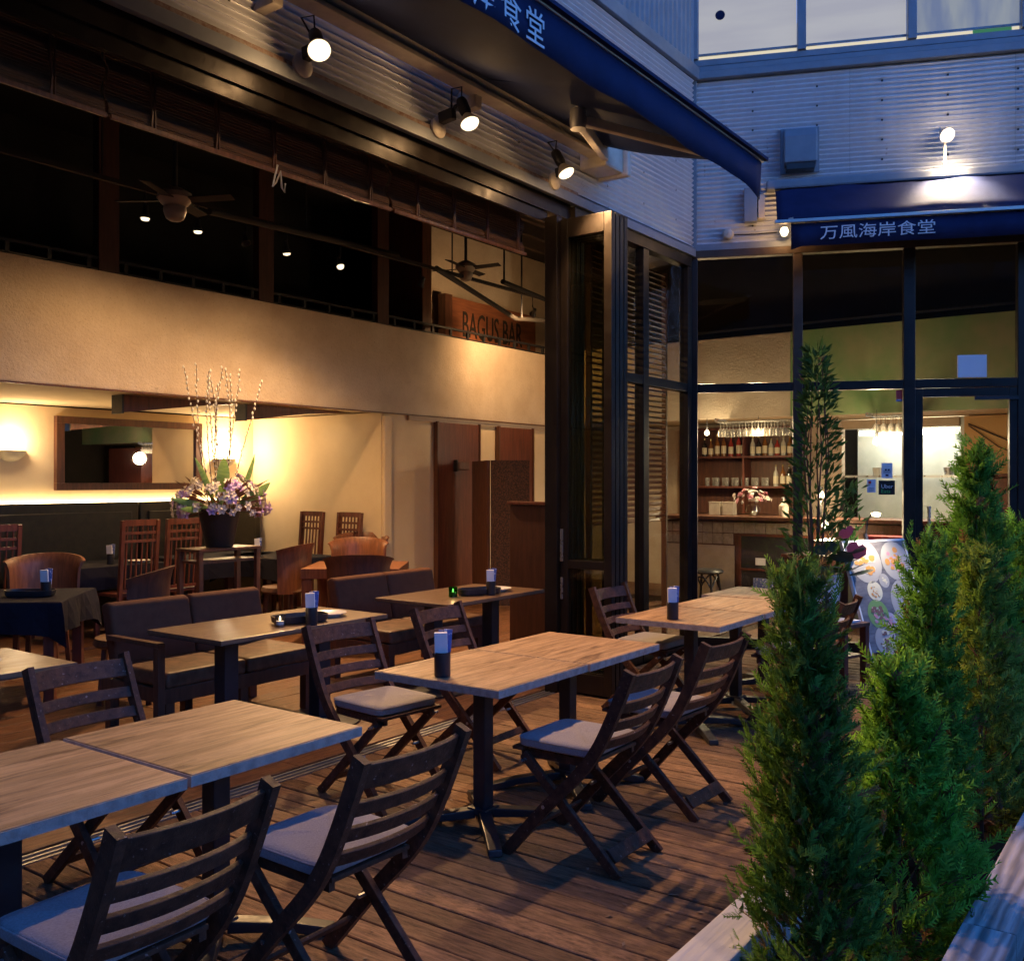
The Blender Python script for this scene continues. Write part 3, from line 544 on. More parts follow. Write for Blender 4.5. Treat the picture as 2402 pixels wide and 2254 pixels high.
def make_chair(label, group):
    t = thing('folding_chair', label, 'chair', (0, 0, 0), 0, group)
    post = [(-.285, .835), (-.245, .735), (-.195, .62), (-.135, .505), (-.055, .40), (.115, .225), (.315, 0)]
    def dens(l, n=4):
        o = []
        for i in range(len(l)-1):
            for k in range(n):
                u = k/n; a = l[max(i-1, 0)]; b = l[i]; c = l[i+1]; d = l[min(i+2, len(l)-1)]
                f = lambda j: .5*((2*b[j]) + (-a[j]+c[j])*u + (2*a[j]-5*b[j]+4*c[j]-d[j])*u*u + (-a[j]+3*b[j]-3*c[j]+d[j])*u**3)
                o.append((f(0), f(1)))
        return o + [l[-1]]
    pp = dens(post)
    for sx in (-1, 1):
        MB().ribbon(pp, .048, lambda a, b, q: (sx*q, a, b), .198, .224).build('back_post', chairw, t, merge=True)
        MB().ribbon([(.245, .425), (-.215, .0)], .042, lambda a, b, q: (sx*q, a, b), .162, .186).build('leg', chairw, t, bevel=.004)
        mb = MB()
        for a, b in ((.115, .235), (.228, .405)): mb.tube([(sx*.158, a, b), (sx*.2265, a, b)], .008, 8)
        mb.build('bolt', steel, t)
        MB().bar((sx*.15, -.10, .428), (sx*.15, .265, .425), .022, .03).build('seat_rail', chairw, t)
    for zc, h in ((.782, .078), (.683, .046), (.606, .046), (.530, .046)):
        # follow post tilt
        for i in range(len(pp)-1):
            if pp[i+1][1] <= zc <= pp[i][1]: u = (zc-pp[i][1])/(pp[i+1][1]-pp[i][1]); yc = pp[i][0]+(pp[i+1][0]-pp[i][0])*u; dy = pp[i+1][0]-pp[i][0]; dz = pp[i+1][1]-pp[i][1]
        l = math.hypot(dy, dz); ty, tz = -dy/l, -dz/l; vs = []; fs = []; n = 10
        for k in range(n+1):
            x = -.197 + .394*k/n; sag = -.034*(1-(x/.197)**2) + .012
            for s, q in ((-1, 0), (1, 0), (1, 1), (-1, 1)):
                vs.append((x, yc + s*h/2*ty + sag - q*.016*tz, zc + s*h/2*tz + q*.016*ty))
        for k in range(n):
            for j in range(4): fs.append((4*k+j, 4*k+(j+1) % 4, 4*k+4+(j+1) % 4, 4*k+4+j))
        fs += [(3, 2, 1, 0), (4*n, 4*n+1, 4*n+2, 4*n+3)]
        MB().add(vs, fs).build('back_slat', chairw, t, bevel=.003)
    for y in (-.085, -.015, .055, .125, .195, .265): MB().box(-.195 if y > .2 else -.16, .195 if y > .2 else .16, y-.026, y+.026, .441, .456).build('seat_slat', chairw, t, bevel=.003)
    MB().bar((-.16, -.17, .075), (.16, -.17, .075), .014, .06, (0, .68, .73)).build('stretcher', chairw, t, bevel=.003)
    MB().bar((-.196, .2, .125), (.196, .2, .125), .014, .04, (0, -.68, .73)).build('stretcher', chairw, t, bevel=.003)
    mb = MB(); n = 14; rows = []
    prof = [(0, .457), (.94, .457), (.985, .463), (1., .478), (.985, .494), (.955, .500), (.80, .505), (.5, .508), (0, .509)]
    vs = []; fs = []; m = 40
    for (s, z) in prof:
        for k in range(m):
            th = 2*PI*k/m; cx, sx_ = math.cos(th), math.sin(th); e = .22
            vs.append((.195*s*math.copysign(abs(cx)**e, cx), .085 + .19*s*math.copysign(abs(sx_)**e, sx_), z + (.0045*math.sin(3*th+1)*math.sin(PI*min(1, s*1.05)) - .007*(1-s) if z > .495 else 0)))
    for i in range(len(prof)-1):
        for k in range(m): fs.append((i*m+k, i*m+(k+1) % m, (i+1)*m+(k+1) % m, (i+1)*m+k))
    cu = MB().add(vs, fs).build('cushion', cushion, t, smooth=True, merge=True)
    pts = [(.1955*math.copysign(abs(math.cos(q))**.22, math.cos(q)), .085+.1905*math.copysign(abs(math.sin(q))**.22, math.sin(q)), .493) for q in [2*PI*k/48 for k in range(49)]]
    MB().tube(pts, .003, 5).build('piping', cushion, cu, smooth=True)
    return t
c0 = make_chair('folding wooden chair at bottom left, its cushion cut by the photo edge', 'folding chairs on the deck')
CH = [((1.36, 2.16), 0.02, None), ((2.06, 2.11), -.02, 'folding wooden chair with grey cushion second from the left in the front row'),
      ((3.50, 2.10), .0, 'folding wooden chair with half shaded cushion in front of the middle table'), ((4.28, 2.12), -.04, 'folding wooden chair right behind the half shaded one, in the front row'),
      ((6.13, 2.10), .03, 'folding wooden chair partly hidden by the tall front conifer'),
      ((2.17, 3.50), PI+.03, 'folding wooden chair behind the left table, facing the viewer'), ((3.53, 3.42), PI-.10, 'folding wooden chair with tan lit seat left of the napkin cup'),
      ((4.38, 3.44), PI+.03, 'folding wooden chair behind the middle table, right of the napkin cup'), ((5.93, 3.17), PI-.02, 'folding wooden chair beside the folded glass doors'),
      ((5.42, 2.10), .05, 'folding wooden chair with grey seat half behind the conifer, by the far table')]
for k, ((x, y), a, lab) in enumerate(CH):
    if k == 9: continue
    if k == 0: c0.location = (x, y, 0); c0.rotation_euler[2] = a
    else: copy_tree(c0, (x, y, 0), a, lab)
def napkin(loc, rz, label, s=1.):
    t = thing('napkin_cup', label, 'napkin holder', loc, rz, 'napkin cups on the tables'); t.scale = (s, s, s)
    MB().lathe([(0, .001), (.034, .001), (.036, .006), (.036, .108), (.0335, .108), (.0335, .02), (0, .02)], 22).build('cup', black, t, smooth=True)
    MB().bar((-.004, -.010, .10), (-.006, -.016, .195), .056, .02, (0, 1, 0)).build('napkin', paper, t, bevel=.002)
    MB().bar((.012, .01, .03), (.026, .012, .205), .036, .01, (0, 1, 0)).build('blue_packet', bluep, t, bevel=.002)
    MB().bar((-.006, .018, .03), (.002, .022, .20), .04, .008, (0, 1, 0)).build('blue_packet', bluep, t, bevel=.002)
napkin((3.235, 2.72, .72), HEAD-PI/2, 'black napkin cup with white and blue packets on the middle deck table')
napkin((5.40, 2.68, .72), HEAD-PI/2, 'black napkin cup on the far deck table beside the corner glass')
# ================================================================== INDOOR FURNITURE
def dark_table(x0, x1, y0, y1, label, px, py):
    t = thing('dining_table', label, 'table', ((x0+x1)/2, (y0+y1)/2, 0), 0, 'dark dining tables by the opening'); w = (x1-x0)/2; d = (y1-y0)/2
    MB().box(-w, w, -d, d, .675, .70).build('tabletop', darktop, t, bevel=.003); MB().box(-w-.002, w+.002, -d-.002, d+.002, .672, .6745).build('under_edge', black, t)
    for p in px:
        MB().box(p-.05, p+.05, py-.05, py+.05, .03, .671).build('post', black, t, bevel=.006); MB().lathe([(0, 0), (.26, 0), (.265, .012), (.12, .03), (0, .034)], 28, (p, py, 0)).build('base_disc', black, t, smooth=True)
dark_table(1.2, 2.53, 4.43, 5.12, 'dark dining table at the left edge with a white plate', (.3, -.35), 0)
dark_table(3.32, 4.64, 4.37, 5.06, 'dark dining table with candle, tray and plate inside the opening', (-.36, .38), 0)
dark_table(5.23, 6.45, 4.345, 5.06, 'dark dining table with green candle beside the wooden divider', (-.35, .36), 0)
def sofa(x0, x1, y0, label, arm):
    t = thing('sofa_bench', label, 'sofa', (x0, y0, 0), 0, 'two seat sofa benches'); L = x1-x0; h = L/2
    MB().box(0, L, .02, .70, .24, .33).build('frame', brownw, t, bevel=.006)
    for xx in (.02, h-.03, L-.08):
        for yy in (.03, .62): MB().box(xx, xx+.06, yy, yy+.06, 0, .239).build('leg', brownw, t)
    for k in range(2):
        MB().box(k*h+.006, k*h+h-.006, .0, .60, .332, .43).build('seat_cushion', tanseat, t, bevel=.028, seg=4, smooth=True)
        MB().ext([(.50, .34), (.60, .34), (.72, .78), (.66, .805), (.60, .79)], lambda a, b, q: (q, a, b), k*h+.006, k*h+h-.006).build('back_cushion', leather, t, bevel=.03, seg=4, smooth=True)
    if arm:
        MB().bar((-.03, .0, .60), (-.03, .55, .60), .05, .03).box(-.055, -.005, .0, .05, 0, .585).build('armrest', brownw, t, bevel=.004)
sofa(3.42, 4.62, 5.02, 'brown two seat sofa bench with wooden arm behind the candle table', 1)
sofa(5.36, 6.56, 5.02, 'brown two seat sofa bench behind the table with the green candle', 0)
def plate(loc, label):
    t = thing('plate', label, 'plate', loc, 0, 'white plates'); MB().lathe([(0, .0), (.07, 0), (.075, .006), (.115, .022), (.118, .026), (.10, .022), (.07, .012), (0, .011)], 28).build('dish', white, t, smooth=True)
plate((4.35, 4.62, .70), 'white plate beside the tray on the candle table'); plate((6.12, 4.58, .70), 'white plate on the table with the green candle'); plate((2.18, 4.72, .70), 'white plate on the dark table at the left edge')
def tray(loc, rz, label):
    t = thing('serving_tray', label, 'tray', loc, rz, 'dark wooden trays')
    vs = []; fs = []; m = 32; pr = [(0, .004), (.92, .004), (1, .012), (1.04, .05), (1.0, .05), (.95, .015), (0, .012)]
    for s, z in pr:
        for k in range(m):
            q = 2*PI*k/m; vs.append((.17*s*math.copysign(abs(math.cos(q))**.6, math.cos(q)), .085*s*math.copysign(abs(math.sin(q))**.6, math.sin(q)), z))
    for i in range(len(pr)-1):
        for k in range(m): fs.append((i*m+k, i*m+(k+1) % m, (i+1)*m+(k+1) % m, (i+1)*m+k))
    MB().add(vs, fs).build('tray_shell', black, t, smooth=True, merge=True); MB().box(-.12, .10, -.05, .05, .013, .03).build('folded_menu', barw, t)
tray((4.05, 4.56, .70), -.35, 'dark tray in front of the napkin cup on the candle table'); tray((5.85, 4.55, .70), -.4, 'dark tray on the table with the green candle')
napkin((4.02, 4.42, .70), HEAD-PI/2, 'napkin cup with blue packets on the candle table'); napkin((5.87, 4.45, .70), HEAD-PI/2, 'napkin cup on the table with the green candle')
def candle(loc, label, m, e):
    t = thing('candle_glass', label, 'candle', loc, 0, 'table candles'); MB().lathe([(0, .004), (.03, .004), (.034, .0), (.034, .075), (.031, .075), (.031, .012), (0, .012)], 18).build('holder', m, t, smooth=True)
    MB().lathe([(0, .013), (.024, .013), (.024, .035), (0, .036)], 14).build('candle', white, t); MB().lathe([(0, .037), (.006, .043), (.004, .058), (0, .064)], 8).build('flame', bulbs, t, smooth=True)
    point(Vector(loc) + Vector((0, 0, .09)), .25, WARM, .01)
candle((3.86, 4.52, .70), 'clear glass candle on the dark table', drink, 1); candle((5.62, 4.62, .70), 'green glass candle on the dark table', glass('green_glass', (.2, .55, .25)), 1)
def cloth_table(cx, cy, w, d, rz, label, drop=.22):
    t = thing('cloth_table', label, 'table', (cx, cy, 0), rz, 'tables under dark cloths')
    mb = MB(); n = 10; vs = []; fs = []; ring = []
    for k in range(4*n):
        e, u = divmod(k, n); u = u/n
        ring.append(((-1+2*u, -1), (1, -1+2*u), (1-2*u, 1), (-1, 1-2*u))[e])
    for lev, (z, f) in enumerate(((.722, 1.), (.715, 1.012), (.72-drop*.5, 1.03), (.72-drop, 1.05))):
        for k, (a, b) in enumerate(ring):
            cor = (abs(a)*abs(b))**6; wv = .0 if lev < 2 else .014*math.sin(k*1.3)*(lev-1)
            vs.append((a*(w/2)*(f + cor*.03*lev) + wv*(abs(a) > .99), b*(d/2)*(f + cor*.03*lev) + wv*(abs(b) > .99), z - cor*.10*(lev == 3)))
    m = 4*n
    for i in range(3):
        for k in range(m): fs.append((i*m+k, i*m+(k+1) % m, (i+1)*m+(k+1) % m, (i+1)*m+k))
    fs.append(tuple(range(m)))
    MB().add(vs, fs).build('tablecloth', cloth, t)
    for sx in (-1, 1):
        for sy in (-1, 1): MB().box(sx*(w/2-.09)-.035, sx*(w/2-.09)+.035, sy*(d/2-.09)-.035, sy*(d/2-.09)+.035, 0, .70).build('leg', redw, t)
    return t
cloth_table(3.62, 7.22, .9, .9, R(45.6), 'cloth covered table with tray at the left edge')
cloth_table(5.45, 9.25, 1.2, .75, 0, 'long cloth covered table along the banquette at left')
cloth_table(6.95, 9.25, 1.2, .75, 0, 'cloth covered table along the banquette behind the flower pot')
cloth_table(7.35, 8.65, .75, 1.2, 0, 'cloth covered table in the lit alcove')
tray((3.66, 7.05, .722), R(-50), 'dark tray on the cloth covered table at left'); napkin((3.74, 6.98, .722), HEAD-PI/2, 'napkin cup on the cloth covered table at left')
napkin((5.55, 9.1, .722), HEAD-PI/2, 'napkin cup on the long table by the banquette'); plate((5.85, 9.05, .722), 'white plate on the long table by the banquette')
napkin((7.15, 8.75, .722), HEAD-PI/2, 'napkin cup on the alcove table')
bq = thing('banquette', 'long dark upholstered banquette with tall panelled back under the mirror', 'bench')
for x0, x1 in ((3.0, 4.78), (4.80, 6.58), (6.60, 8.38)):
    MB().box(x0, x1, 10.20, 10.33, .42, 1.33).build('back_panel', bench, bq, bevel=.015, seg=3)
    MB().box(x0+.1, x1-.1, 10.17, 10.198, .50, 1.22).build('pad', bench, bq, bevel=.012, seg=3)
MB().box(3.0, 8.38, 9.75, 10.198, .10, .45).build('seat', bench, bq, bevel=.03, seg=3)
MB().box(3.0, 8.38, 10.34, 10.36, 1.30, 1.345).build('cove_light', strip, bq)
mr_ = thing('wall_mirror', 'long mirror in a dark wooden frame above the banquette', 'mirror')
MB().box(5.66, 7.56, 10.33, 10.398, 1.47, 1.55).box(5.66, 7.56, 10.33, 10.398, 2.22, 2.30).box(5.66, 5.75, 10.33, 10.398, 1.551, 2.219).box(7.47, 7.56, 10.33, 10.398, 1.551, 2.219).build('frame', brownw, mr_)
MB().box(5.751, 7.469, 10.36, 10.37, 1.551, 2.219).build('mirror_pane', mirr, mr_)
def sconce(x, z, label, P):
    t = thing('wall_sconce', label, 'wall lamp', (x, 10.395, z), 0, 'half bowl wall sconces'); Mr = Matrix.Rotation(PI, 3, 'Z')
    MB().lathe([(0, -.12), (.07, -.105), (.13, -.06), (.16, 0), (.15, 0), (.12, -.05), (0, -.10)], 20, (0, 0, 0), None, PI, 2*PI).build('bowl', cream, t, smooth=True)
    MB().lathe([(0, -.03), (.11, -.02), (.13, -.012), (0, -.008)], 16, (0, 0, 0), None, PI, 2*PI).build('glow', sconce_e, t)
    point((x, 10.22, z+.10), P, WARMW, .06)
sconce(5.18, 1.90, 'half bowl wall sconce glowing left of the mirror', 17); sconce(7.93, 1.86, 'half bowl wall sconce glowing behind the flower stems', 40)
dl = thing('added_downlight', 'small downlight added in the alcove soffit to brighten the side wall', 'downlight', (7.85, 8.9, 2.413)); MB().lathe([(0, -.004), (.05, -.004), (.055, 0), (0, .002)], 18).build('lens', bulbs, dl)  # unseen lamp, added to brighten the alcove side wall
spot((7.85, 8.9, 2.38), (8.42, 8.95, 1.5), 5, WARMW, 150, 1., .08)
def slat_chair(x, y, rz, label):
    t = thing('slat_back_chair', label, 'chair', (x, y, 0), rz, 'tall slat back chairs')
    for sx in (-1, 1):
        MB().bar((sx*.19, -.2, .44), (sx*.19, -.26, 1.19), .04, .035).build('back_post', redw, t); MB().box(sx*.19-.02, sx*.19+.02, -.22, -.18, 0, .439).build('leg', redw, t); MB().box(sx*.19-.02, sx*.19+.02, .18, .22, 0, .43).build('leg', redw, t)
    yb = lambda z: -.2 - .06*(z-.44)/.75
    for z in (1.165, 1.065, .985, .50): MB().box(-.17, .17, yb(z)-.012, yb(z)+.012, z-(.03 if z > 1.1 else .013), z+(.03 if z > 1.1 else .013)).build('rail', redw, t)
    for k in range(6): xx = -.14+.056*k; MB().bar((xx, yb(.5), .51), (xx, yb(1.13), 1.135), .016, .012).build('back_slat', redw, t)
    MB().box(-.21, .21, -.20, .22, .44, .475).build('seat', redw, t, bevel=.008)
for x, y, a, l in ((5.50, 8.75, 0, 'tall slat back chair left of the flower stand'), (6.0, 8.75, 0, 'tall slat back chair directly beside the flower pot'), (4.12, 8.75, 0, 'tall slat back chair cut by the left photo edge'),
                   (8.0, 9.06, PI/2, 'tall slat back chair against the bright alcove wall, left one'), (8.02, 8.42, PI/2, 'tall slat back chair against the bright alcove wall, right one')): slat_chair(x, y, a, l)
def barrel(x, y, rz, label, h=.92, m=barw):
    t = thing('barrel_chair', label, 'chair', (x, y, 0), rz, 'curved wooden barrel chairs')
    vs = []; fs = []; n = 18; zs = (.40, .55, .70, .82, .89, .92)
    for q in (0, 1):
        for j, z in enumerate(zs):
            zz = z*h/.92; fl_ = 1 + .02*j + (.10 if j == 5 else .05 if j == 4 else 0)
            for k in range(n+1):
                a = PI + PI*(.07 + .86*k/n); r = (.27*fl_ - q*.02); e = abs(k/n-.5)*2; cut = .06*e**2*(j/5)
                vs.append((r*1.06*math.cos(a), r*math.sin(a)*.9, zz - cut))
    m1 = n+1; b = len(zs)*m1
    for j in range(len(zs)-1):
        for k in range(n): fs.append((j*m1+k, j*m1+k+1, (j+1)*m1+k+1, (j+1)*m1+k)); fs.append((b+j*m1+k, b+(j+1)*m1+k, b+(j+1)*m1+k+1, b+j*m1+k+1))
    for k in range(n): J = (len(zs)-1)*m1; fs.append((J+k, J+k+1, b+J+k+1, b+J+k)); fs.append((k, b+k, b+k+1, k+1))
    for j in range(len(zs)-1):
        for k in (0, n): fs.append((j*m1+k, (j+1)*m1+k, b+(j+1)*m1+k, b+j*m1+k))
    MB().add(vs, fs).build('back_shell', m, t, smooth=True)
    MB().lathe([(0, .40), (.25, .40), (.265, .42), (.25, .46), (0, .47)], 24).build('seat', tanseat, t, smooth=True)
    for k in range(4): a = PI/4+k*PI/2; MB().bar((.2*math.cos(a), .2*math.sin(a), .40), (.24*math.cos(a), .24*math.sin(a), 0), .035, .035).build('leg', brownw, t)
barrel(4.25, 8.0, R(135), 'curved wooden barrel chair behind the napkin cup at left', .95); barrel(4.0, 6.28, R(40), 'curved wooden barrel chair seen edge on behind the left sofa', .96, brownw)
barrel(6.85, 7.92, R(20), 'curved wooden barrel chair right of the flower stand'); barrel(6.5, 6.5, R(-45), 'dark backed barrel chair in front of the low wooden table', .9, brownw)
barrel(7.5, 7.5, R(135), 'curved wooden barrel chair beyond the low wooden table', .95); barrel(8.15, 8.1, R(135), 'farthest barrel chair near the plaster wall', .96)
wt = thing('wooden_table', 'square wooden table between the barrel chairs', 'table', (7.0, 7.02, 0), HEAD-PI/2); MB().box(-.48, .48, -.45, .45, .62, .72).build('tabletop', barw, wt, bevel=.005)
for sx in (-1, 1):
    for sy in (-1, 1): MB().box(sx*.42-.05, sx*.42+.05, sy*.39-.05, sy*.39+.05, 0, .619).build('leg', barw, wt)
dv = thing('wood_divider', 'waist high brown wooden divider panel beside the folded doors', 'divider'); MB().box(7.05, 7.11, 4.55, 5.13, 0, 1.36).build('panel', mat('divider_wood', (.10, .036, .02), .45, col2=(.06, .022, .013), scale=6, stretch=(5, 5, .6)), dv, bevel=.004); MB().box(7.03, 7.13, 4.53, 5.15, 1.362, 1.39).build('cap', redw, dv, bevel=.004)
sc_ = thing('folding_screen', 'dark folding screen with woven panels before the red doors', 'screen')
wov = mat('woven_panel', (.10, .04, .024), .7, col2=(.03, .014, .01), scale=60, lo=.45, hi=.55, bump=.6, bscale=70)
for k, (p, q) in enumerate((((9.48, 7.22), (9.91, 7.80)), ((9.48, 7.19), (9.76, 6.80)))):
    MB().bar((*p, .93), (*q, .93), .035, 1.80).build('screen_panel', wov if k else brownw, sc_)
# flower arrangement on its stand
fs_ = thing('console_table', 'slim dark console table carrying the flower pot', 'table', (5.83, 7.7, 0)); MB().box(-.36, .36, -.18, .18, .915, .94).build('top', brownw, fs_, bevel=.004)
for sx in (-1, 1):
    for sy in (-1, 1): MB().box(sx*.33-.022, sx*.33+.022, sy*.15-.022, sy*.15+.022, 0, .914).build('leg', brownw, fs_)
MB().box(-.33, .33, -.13, .13, .80, .825).build('lower_rail', brownw, fs_)
fp = thing('flower_arrangement', 'tall flower arrangement of willow stems and orchids in a dark pot', 'flowers', (5.83, 7.7, .942))
MB().lathe([(0, 0), (.125, 0), (.13, .01), (.20, .36), (.19, .365), (.12, .03), (0, .03)], 28).build('pot', mat('dark_pot', (.02, .022, .02), .45), fp, smooth=True)
catk = mat('catkin', (.80, .78, .72), .8); twig = mat('twig', (.13, .07, .04), .8); leafg = mat('broad_leaf', (.10, .22, .05), .4, col2=(.22, .34, .09), scale=9, stretch=(1, 1, 5)); petal = mat('orchid_petal', (.62, .50, .72), .6, col2=(.40, .22, .58), scale=30); wpet = mat('white_petal', (.78, .72, .62), .7); dryl = mat('dry_leaf', (.22, .09, .05), .7, col2=(.35, .22, .14), scale=20)
for k, (bx_, tx_, hh) in enumerate(((-.17, -.30, 1.62), (-.10, -.19, 1.66), (-.06, -.12, 1.60), (-.02, -.03, 1.64), (.02, .02, 1.56), (.05, .06, 1.62), (.08, .16, 1.58), (.12, .25, 1.64), (.16, .44, 1.55), (.0, -.14, 1.52), (.03, .0, 1.48))):
    yy = random.uniform(-.08, .08); bend = random.uniform(-.06, .06); pts = []
    for j in range(9): u = j/8; pts.append((bx_*(1-u)*.6 + tx_*1.3*u + bend*math.sin(PI*u) - (.06*u**4 if tx_ > 0 else -.05*u**4), yy*u*1.2, .30 + (hh-.22)*u))
    st_ = MB().tube(pts, [.005*(1-.5*j/8) for j in range(9)], 5).build('willow_stem', twig, fp); mb = MB()
    for q in range(26):
        u = .12 + .88*q/25; j = min(int(u*8), 7); f = u*8-j; c = Vector(pts[j]).lerp(Vector(pts[j+1]), f); s = .009 + .011*u*random.uniform(.6, 1.15)
        mb.lathe([(0, -s*.8), (s*.55, -s*.3), (s*.6, .2*s), (s*.35, s), (0, s*1.3)], 6, c + Vector((random.uniform(-.012, .012), random.uniform(-.012, .012), 0)))
    tag(mb.build('catkins', catk, st_, smooth=True), kind='stuff')
def leafmesh(L, w, m, curl=.3):
    vs = []; fs = []; n = 7
    for k in range(n+1):
        u = k/n; ww = w*math.sin(PI*min(1, u*.96+.03))**.8; z = L*u*math.cos(curl*u); o = L*u*math.sin(curl*u)
        vs += [(-ww/2, o+.12*ww, z), (0, o, z), (ww/2, o+.12*ww, z)]
    for k in range(n): fs += [(3*k, 3*k+1, 3*k+4, 3*k+3), (3*k+1, 3*k+2, 3*k+5, 3*k+4)]
    return MB().add(vs, fs).mesh('leaf', m, smooth=True)
for (lx, lz, L, w, tilt, yaw) in ((-.05, .5, .36, .15, .08, 0), (-.07, .38, .30, .17, .1, .3), (-.2, .38, .42, .07, -1.35, 0), (.2, .40, .40, .10, 1.0, 0), (.16, .42, .34, .11, 1.25, .4), (-.14, .42, .48, .07, -.45, 0), (.14, .44, .50, .06, .42, 0), (-.28, .36, .30, .06, -1.5, .3)):
    inst('leaf', leafmesh(L, w, leafg, .25), fp, (lx, -.10, lz), (.25, tilt, yaw))
def blossom(m, r):
    mb = MB()
    for k in range(6):
        a = k*PI/3 + random.uniform(-.2, .2); c, s = math.cos(a), math.sin(a); vs = [(0, 0, 0), (c*r*.6-s*r*.35, s*r*.6+c*r*.35, r*.25), (c*r, s*r, r*.15), (c*r*.6+s*r*.35, s*r*.6-c*r*.35, r*.25)]; mb.add(vs, [(0, 1, 2, 3)])
    mb.lathe([(0, 0), (r*.25, .1*r), (r*.2, .5*r), (0, .6*r)], 6); return mb.mesh('flower', m)
fm = [blossom(petal, .068), blossom(wpet, .055), blossom(wpet, .042), blossom(petal, .055)]
for k in range(130):
    a = random.uniform(0, 2*PI); el = random.uniform(-.25, 1.1); rr = .30 + .05*random.random(); d = Vector((math.cos(a)*math.cos(el)*1.25, math.sin(a)*math.cos(el)*.9, math.sin(el)*.75))
    me = random.choices(fm, (2, 4, 6, 1.2))[0]; o = inst('flower', me, fp, d*rr*1.18 + Vector((0, 0, .39))); o.rotation_euler = d.to_track_quat('Z', 'Y').to_euler()
mb = MB()
for k in range(170):
    a = random.uniform(0, 2*PI); el = random.uniform(-.35, .9); d = Vector((math.cos(a)*math.cos(el)*1.2, math.sin(a)*math.cos(el)*.9, math.sin(el)*.7)).normalized(); p = d*random.uniform(.14, .32) + Vector((0, 0, .38)); L = random.uniform(.10, .24); sd = d.cross(Vector((random.random(), random.random(), 1))).normalized()*.016
    mb.add([p, p+d*L*.5+sd, p+d*L, p+d*L*.5-sd], [(0, 1, 2, 3)])
tag(mb.build('dry_foliage', dryl, fp), kind='stuff')
# ceiling lamps, tracks and fans
tk = thing('lighting_track', 'long black lighting track hung across the dining room', 'track'); MB().box(1, 11.9, 6.98, 7.02, 3.93, 3.965).build('track_rail', ceil, tk)
for xx in (4.2, 6.3, 8.5, 10.8): MB().box(xx-.006, xx+.006, 6.994, 7.006, 3.966, 5.19).build('hanger', black, tk)
pp_ = thing('ceiling_pipes', 'black pipes hung in front of the loft beside the carved sign', 'pipes'); 
for a, b in (((7.4, 6.3, 3.72), (10.3, 7.4, 3.72)), ((9.2, 6.8, 3.95), (12, 7.3, 3.95)), ((10.3, 7.4, 3.72), (12, 7.2, 3.85)), ((4.9, 6.6, 3.78), (7.8, 7.2, 4.05))): MB().tube([a, b], .03, 10).build('pipe', ceil, pp_, smooth=True)
for p in ((9.3, 6.85, 3.95), (10.3, 7.3, 3.72), (11.1, 7.15, 3.95)): MB().tube([p, (p[0], p[1], 5.19)], .012, 6).build('hanger', black, pp_)
def trackspot(x, z, aim, P, label, lit=True, ang=95):
    t = thing('track_spotlight', label, 'spotlight', (x, 7.0, z), 0, 'small track spotlights'); d = (Vector(aim)-Vector((x, 7.0, z))).normalized(); Mr = d.to_track_quat('Z', 'Y').to_matrix()
    MB().tube([(0, 0, .22), (0, 0, .10), tuple(-d*.08)], .008, 6).build('stem', black, t); MB().lathe([(0, -.12), (.02, -.11), (.024, -.05), (.045, .0), (.043, 0), (.02, -.04), (0, -.04)], 16, (0, 0, 0), Mr).build('shade', black, t, smooth=True)
    if lit: MB().lathe([(0, -.035), (.036, -.01), (.03, .012), (0, .02)], 14, (0, 0, 0), Mr).build('bulb', bulb, t, smooth=True); spot(Vector((x, 7.0, z)) + d*.03, aim, P*4.6, WARM, ang, 1., .06)
for x, aim, P, l, lit in ((4.575, (4.4, 7.0, 0), 15, 'leftmost lit track spotlight under the loft edge', 1), (5.08, (5.2, 7.0, 0), 12, 'second lit track spotlight, right of the white fan hub', 1), (5.59, (5.4, 5, 0), 0, 'unlit chrome track spotlight between the lit ones', 0), (6.06, (6.6, 7.0, 0), 15, 'lit track spotlight left of the brightest one', 1), (6.75, (6.2, 5.4, .3), 150, 'brightest track spotlight turned towards the viewer', 1), (7.95, (8, 8, 2), 0, 'unlit black track spotlight left of the carved sign', 0), (10.12, (10.9, 8.0, 3.1), 26, 'track spotlight washing the balcony below the carved sign', 1)): trackspot(x, 3.71, aim, P, l, lit, 168)
spot((10.9, 8.35, 3.60), (11.2, 8.72, 3.9), 8, WARM, 140, .8, .03)
mat('hub_enamel', (.30, .26, .21), .5)
def fan(x, y, z, label, a0):
    t = thing('ceiling_fan', label, 'fan', (x, y, z), a0, 'ceiling fans'); t.scale = (.78, .78, .78)
    MB().tube([(0, 0, .1), (0, 0, (5.19-z)/.78)], .022, 10).build('down_rod', black, t); MB().lathe([(0, .16), (.06, .15), (.15, .10), (.16, .05), (.12, .0), (.09, -.02), (0, -.02)], 24).build('motor_housing', MATS['hub_enamel'], t, smooth=True)
    MB().lathe([(.10, -.021), (.105, -.06), (.08, -.13), (.05, -.15), (0, -.155)], 20).build('lower_bowl', MATS['hub_enamel'], t, smooth=True)
    for k in range(4): a = k*PI/2; MB().bar((.1*math.cos(a), .1*math.sin(a), .04), (.56*math.cos(a), .56*math.sin(a), .05), .11, .01, (-.2*math.sin(a), .2*math.cos(a), 1)).build('blade', ceil, t)
fan(4.16, 6.0, 3.56, 'white hubbed ceiling fan hanging at left over the dining room', .5); fan(8.75, 7.0, 4.02, 'ceiling fan in front of the carved sign', .2)
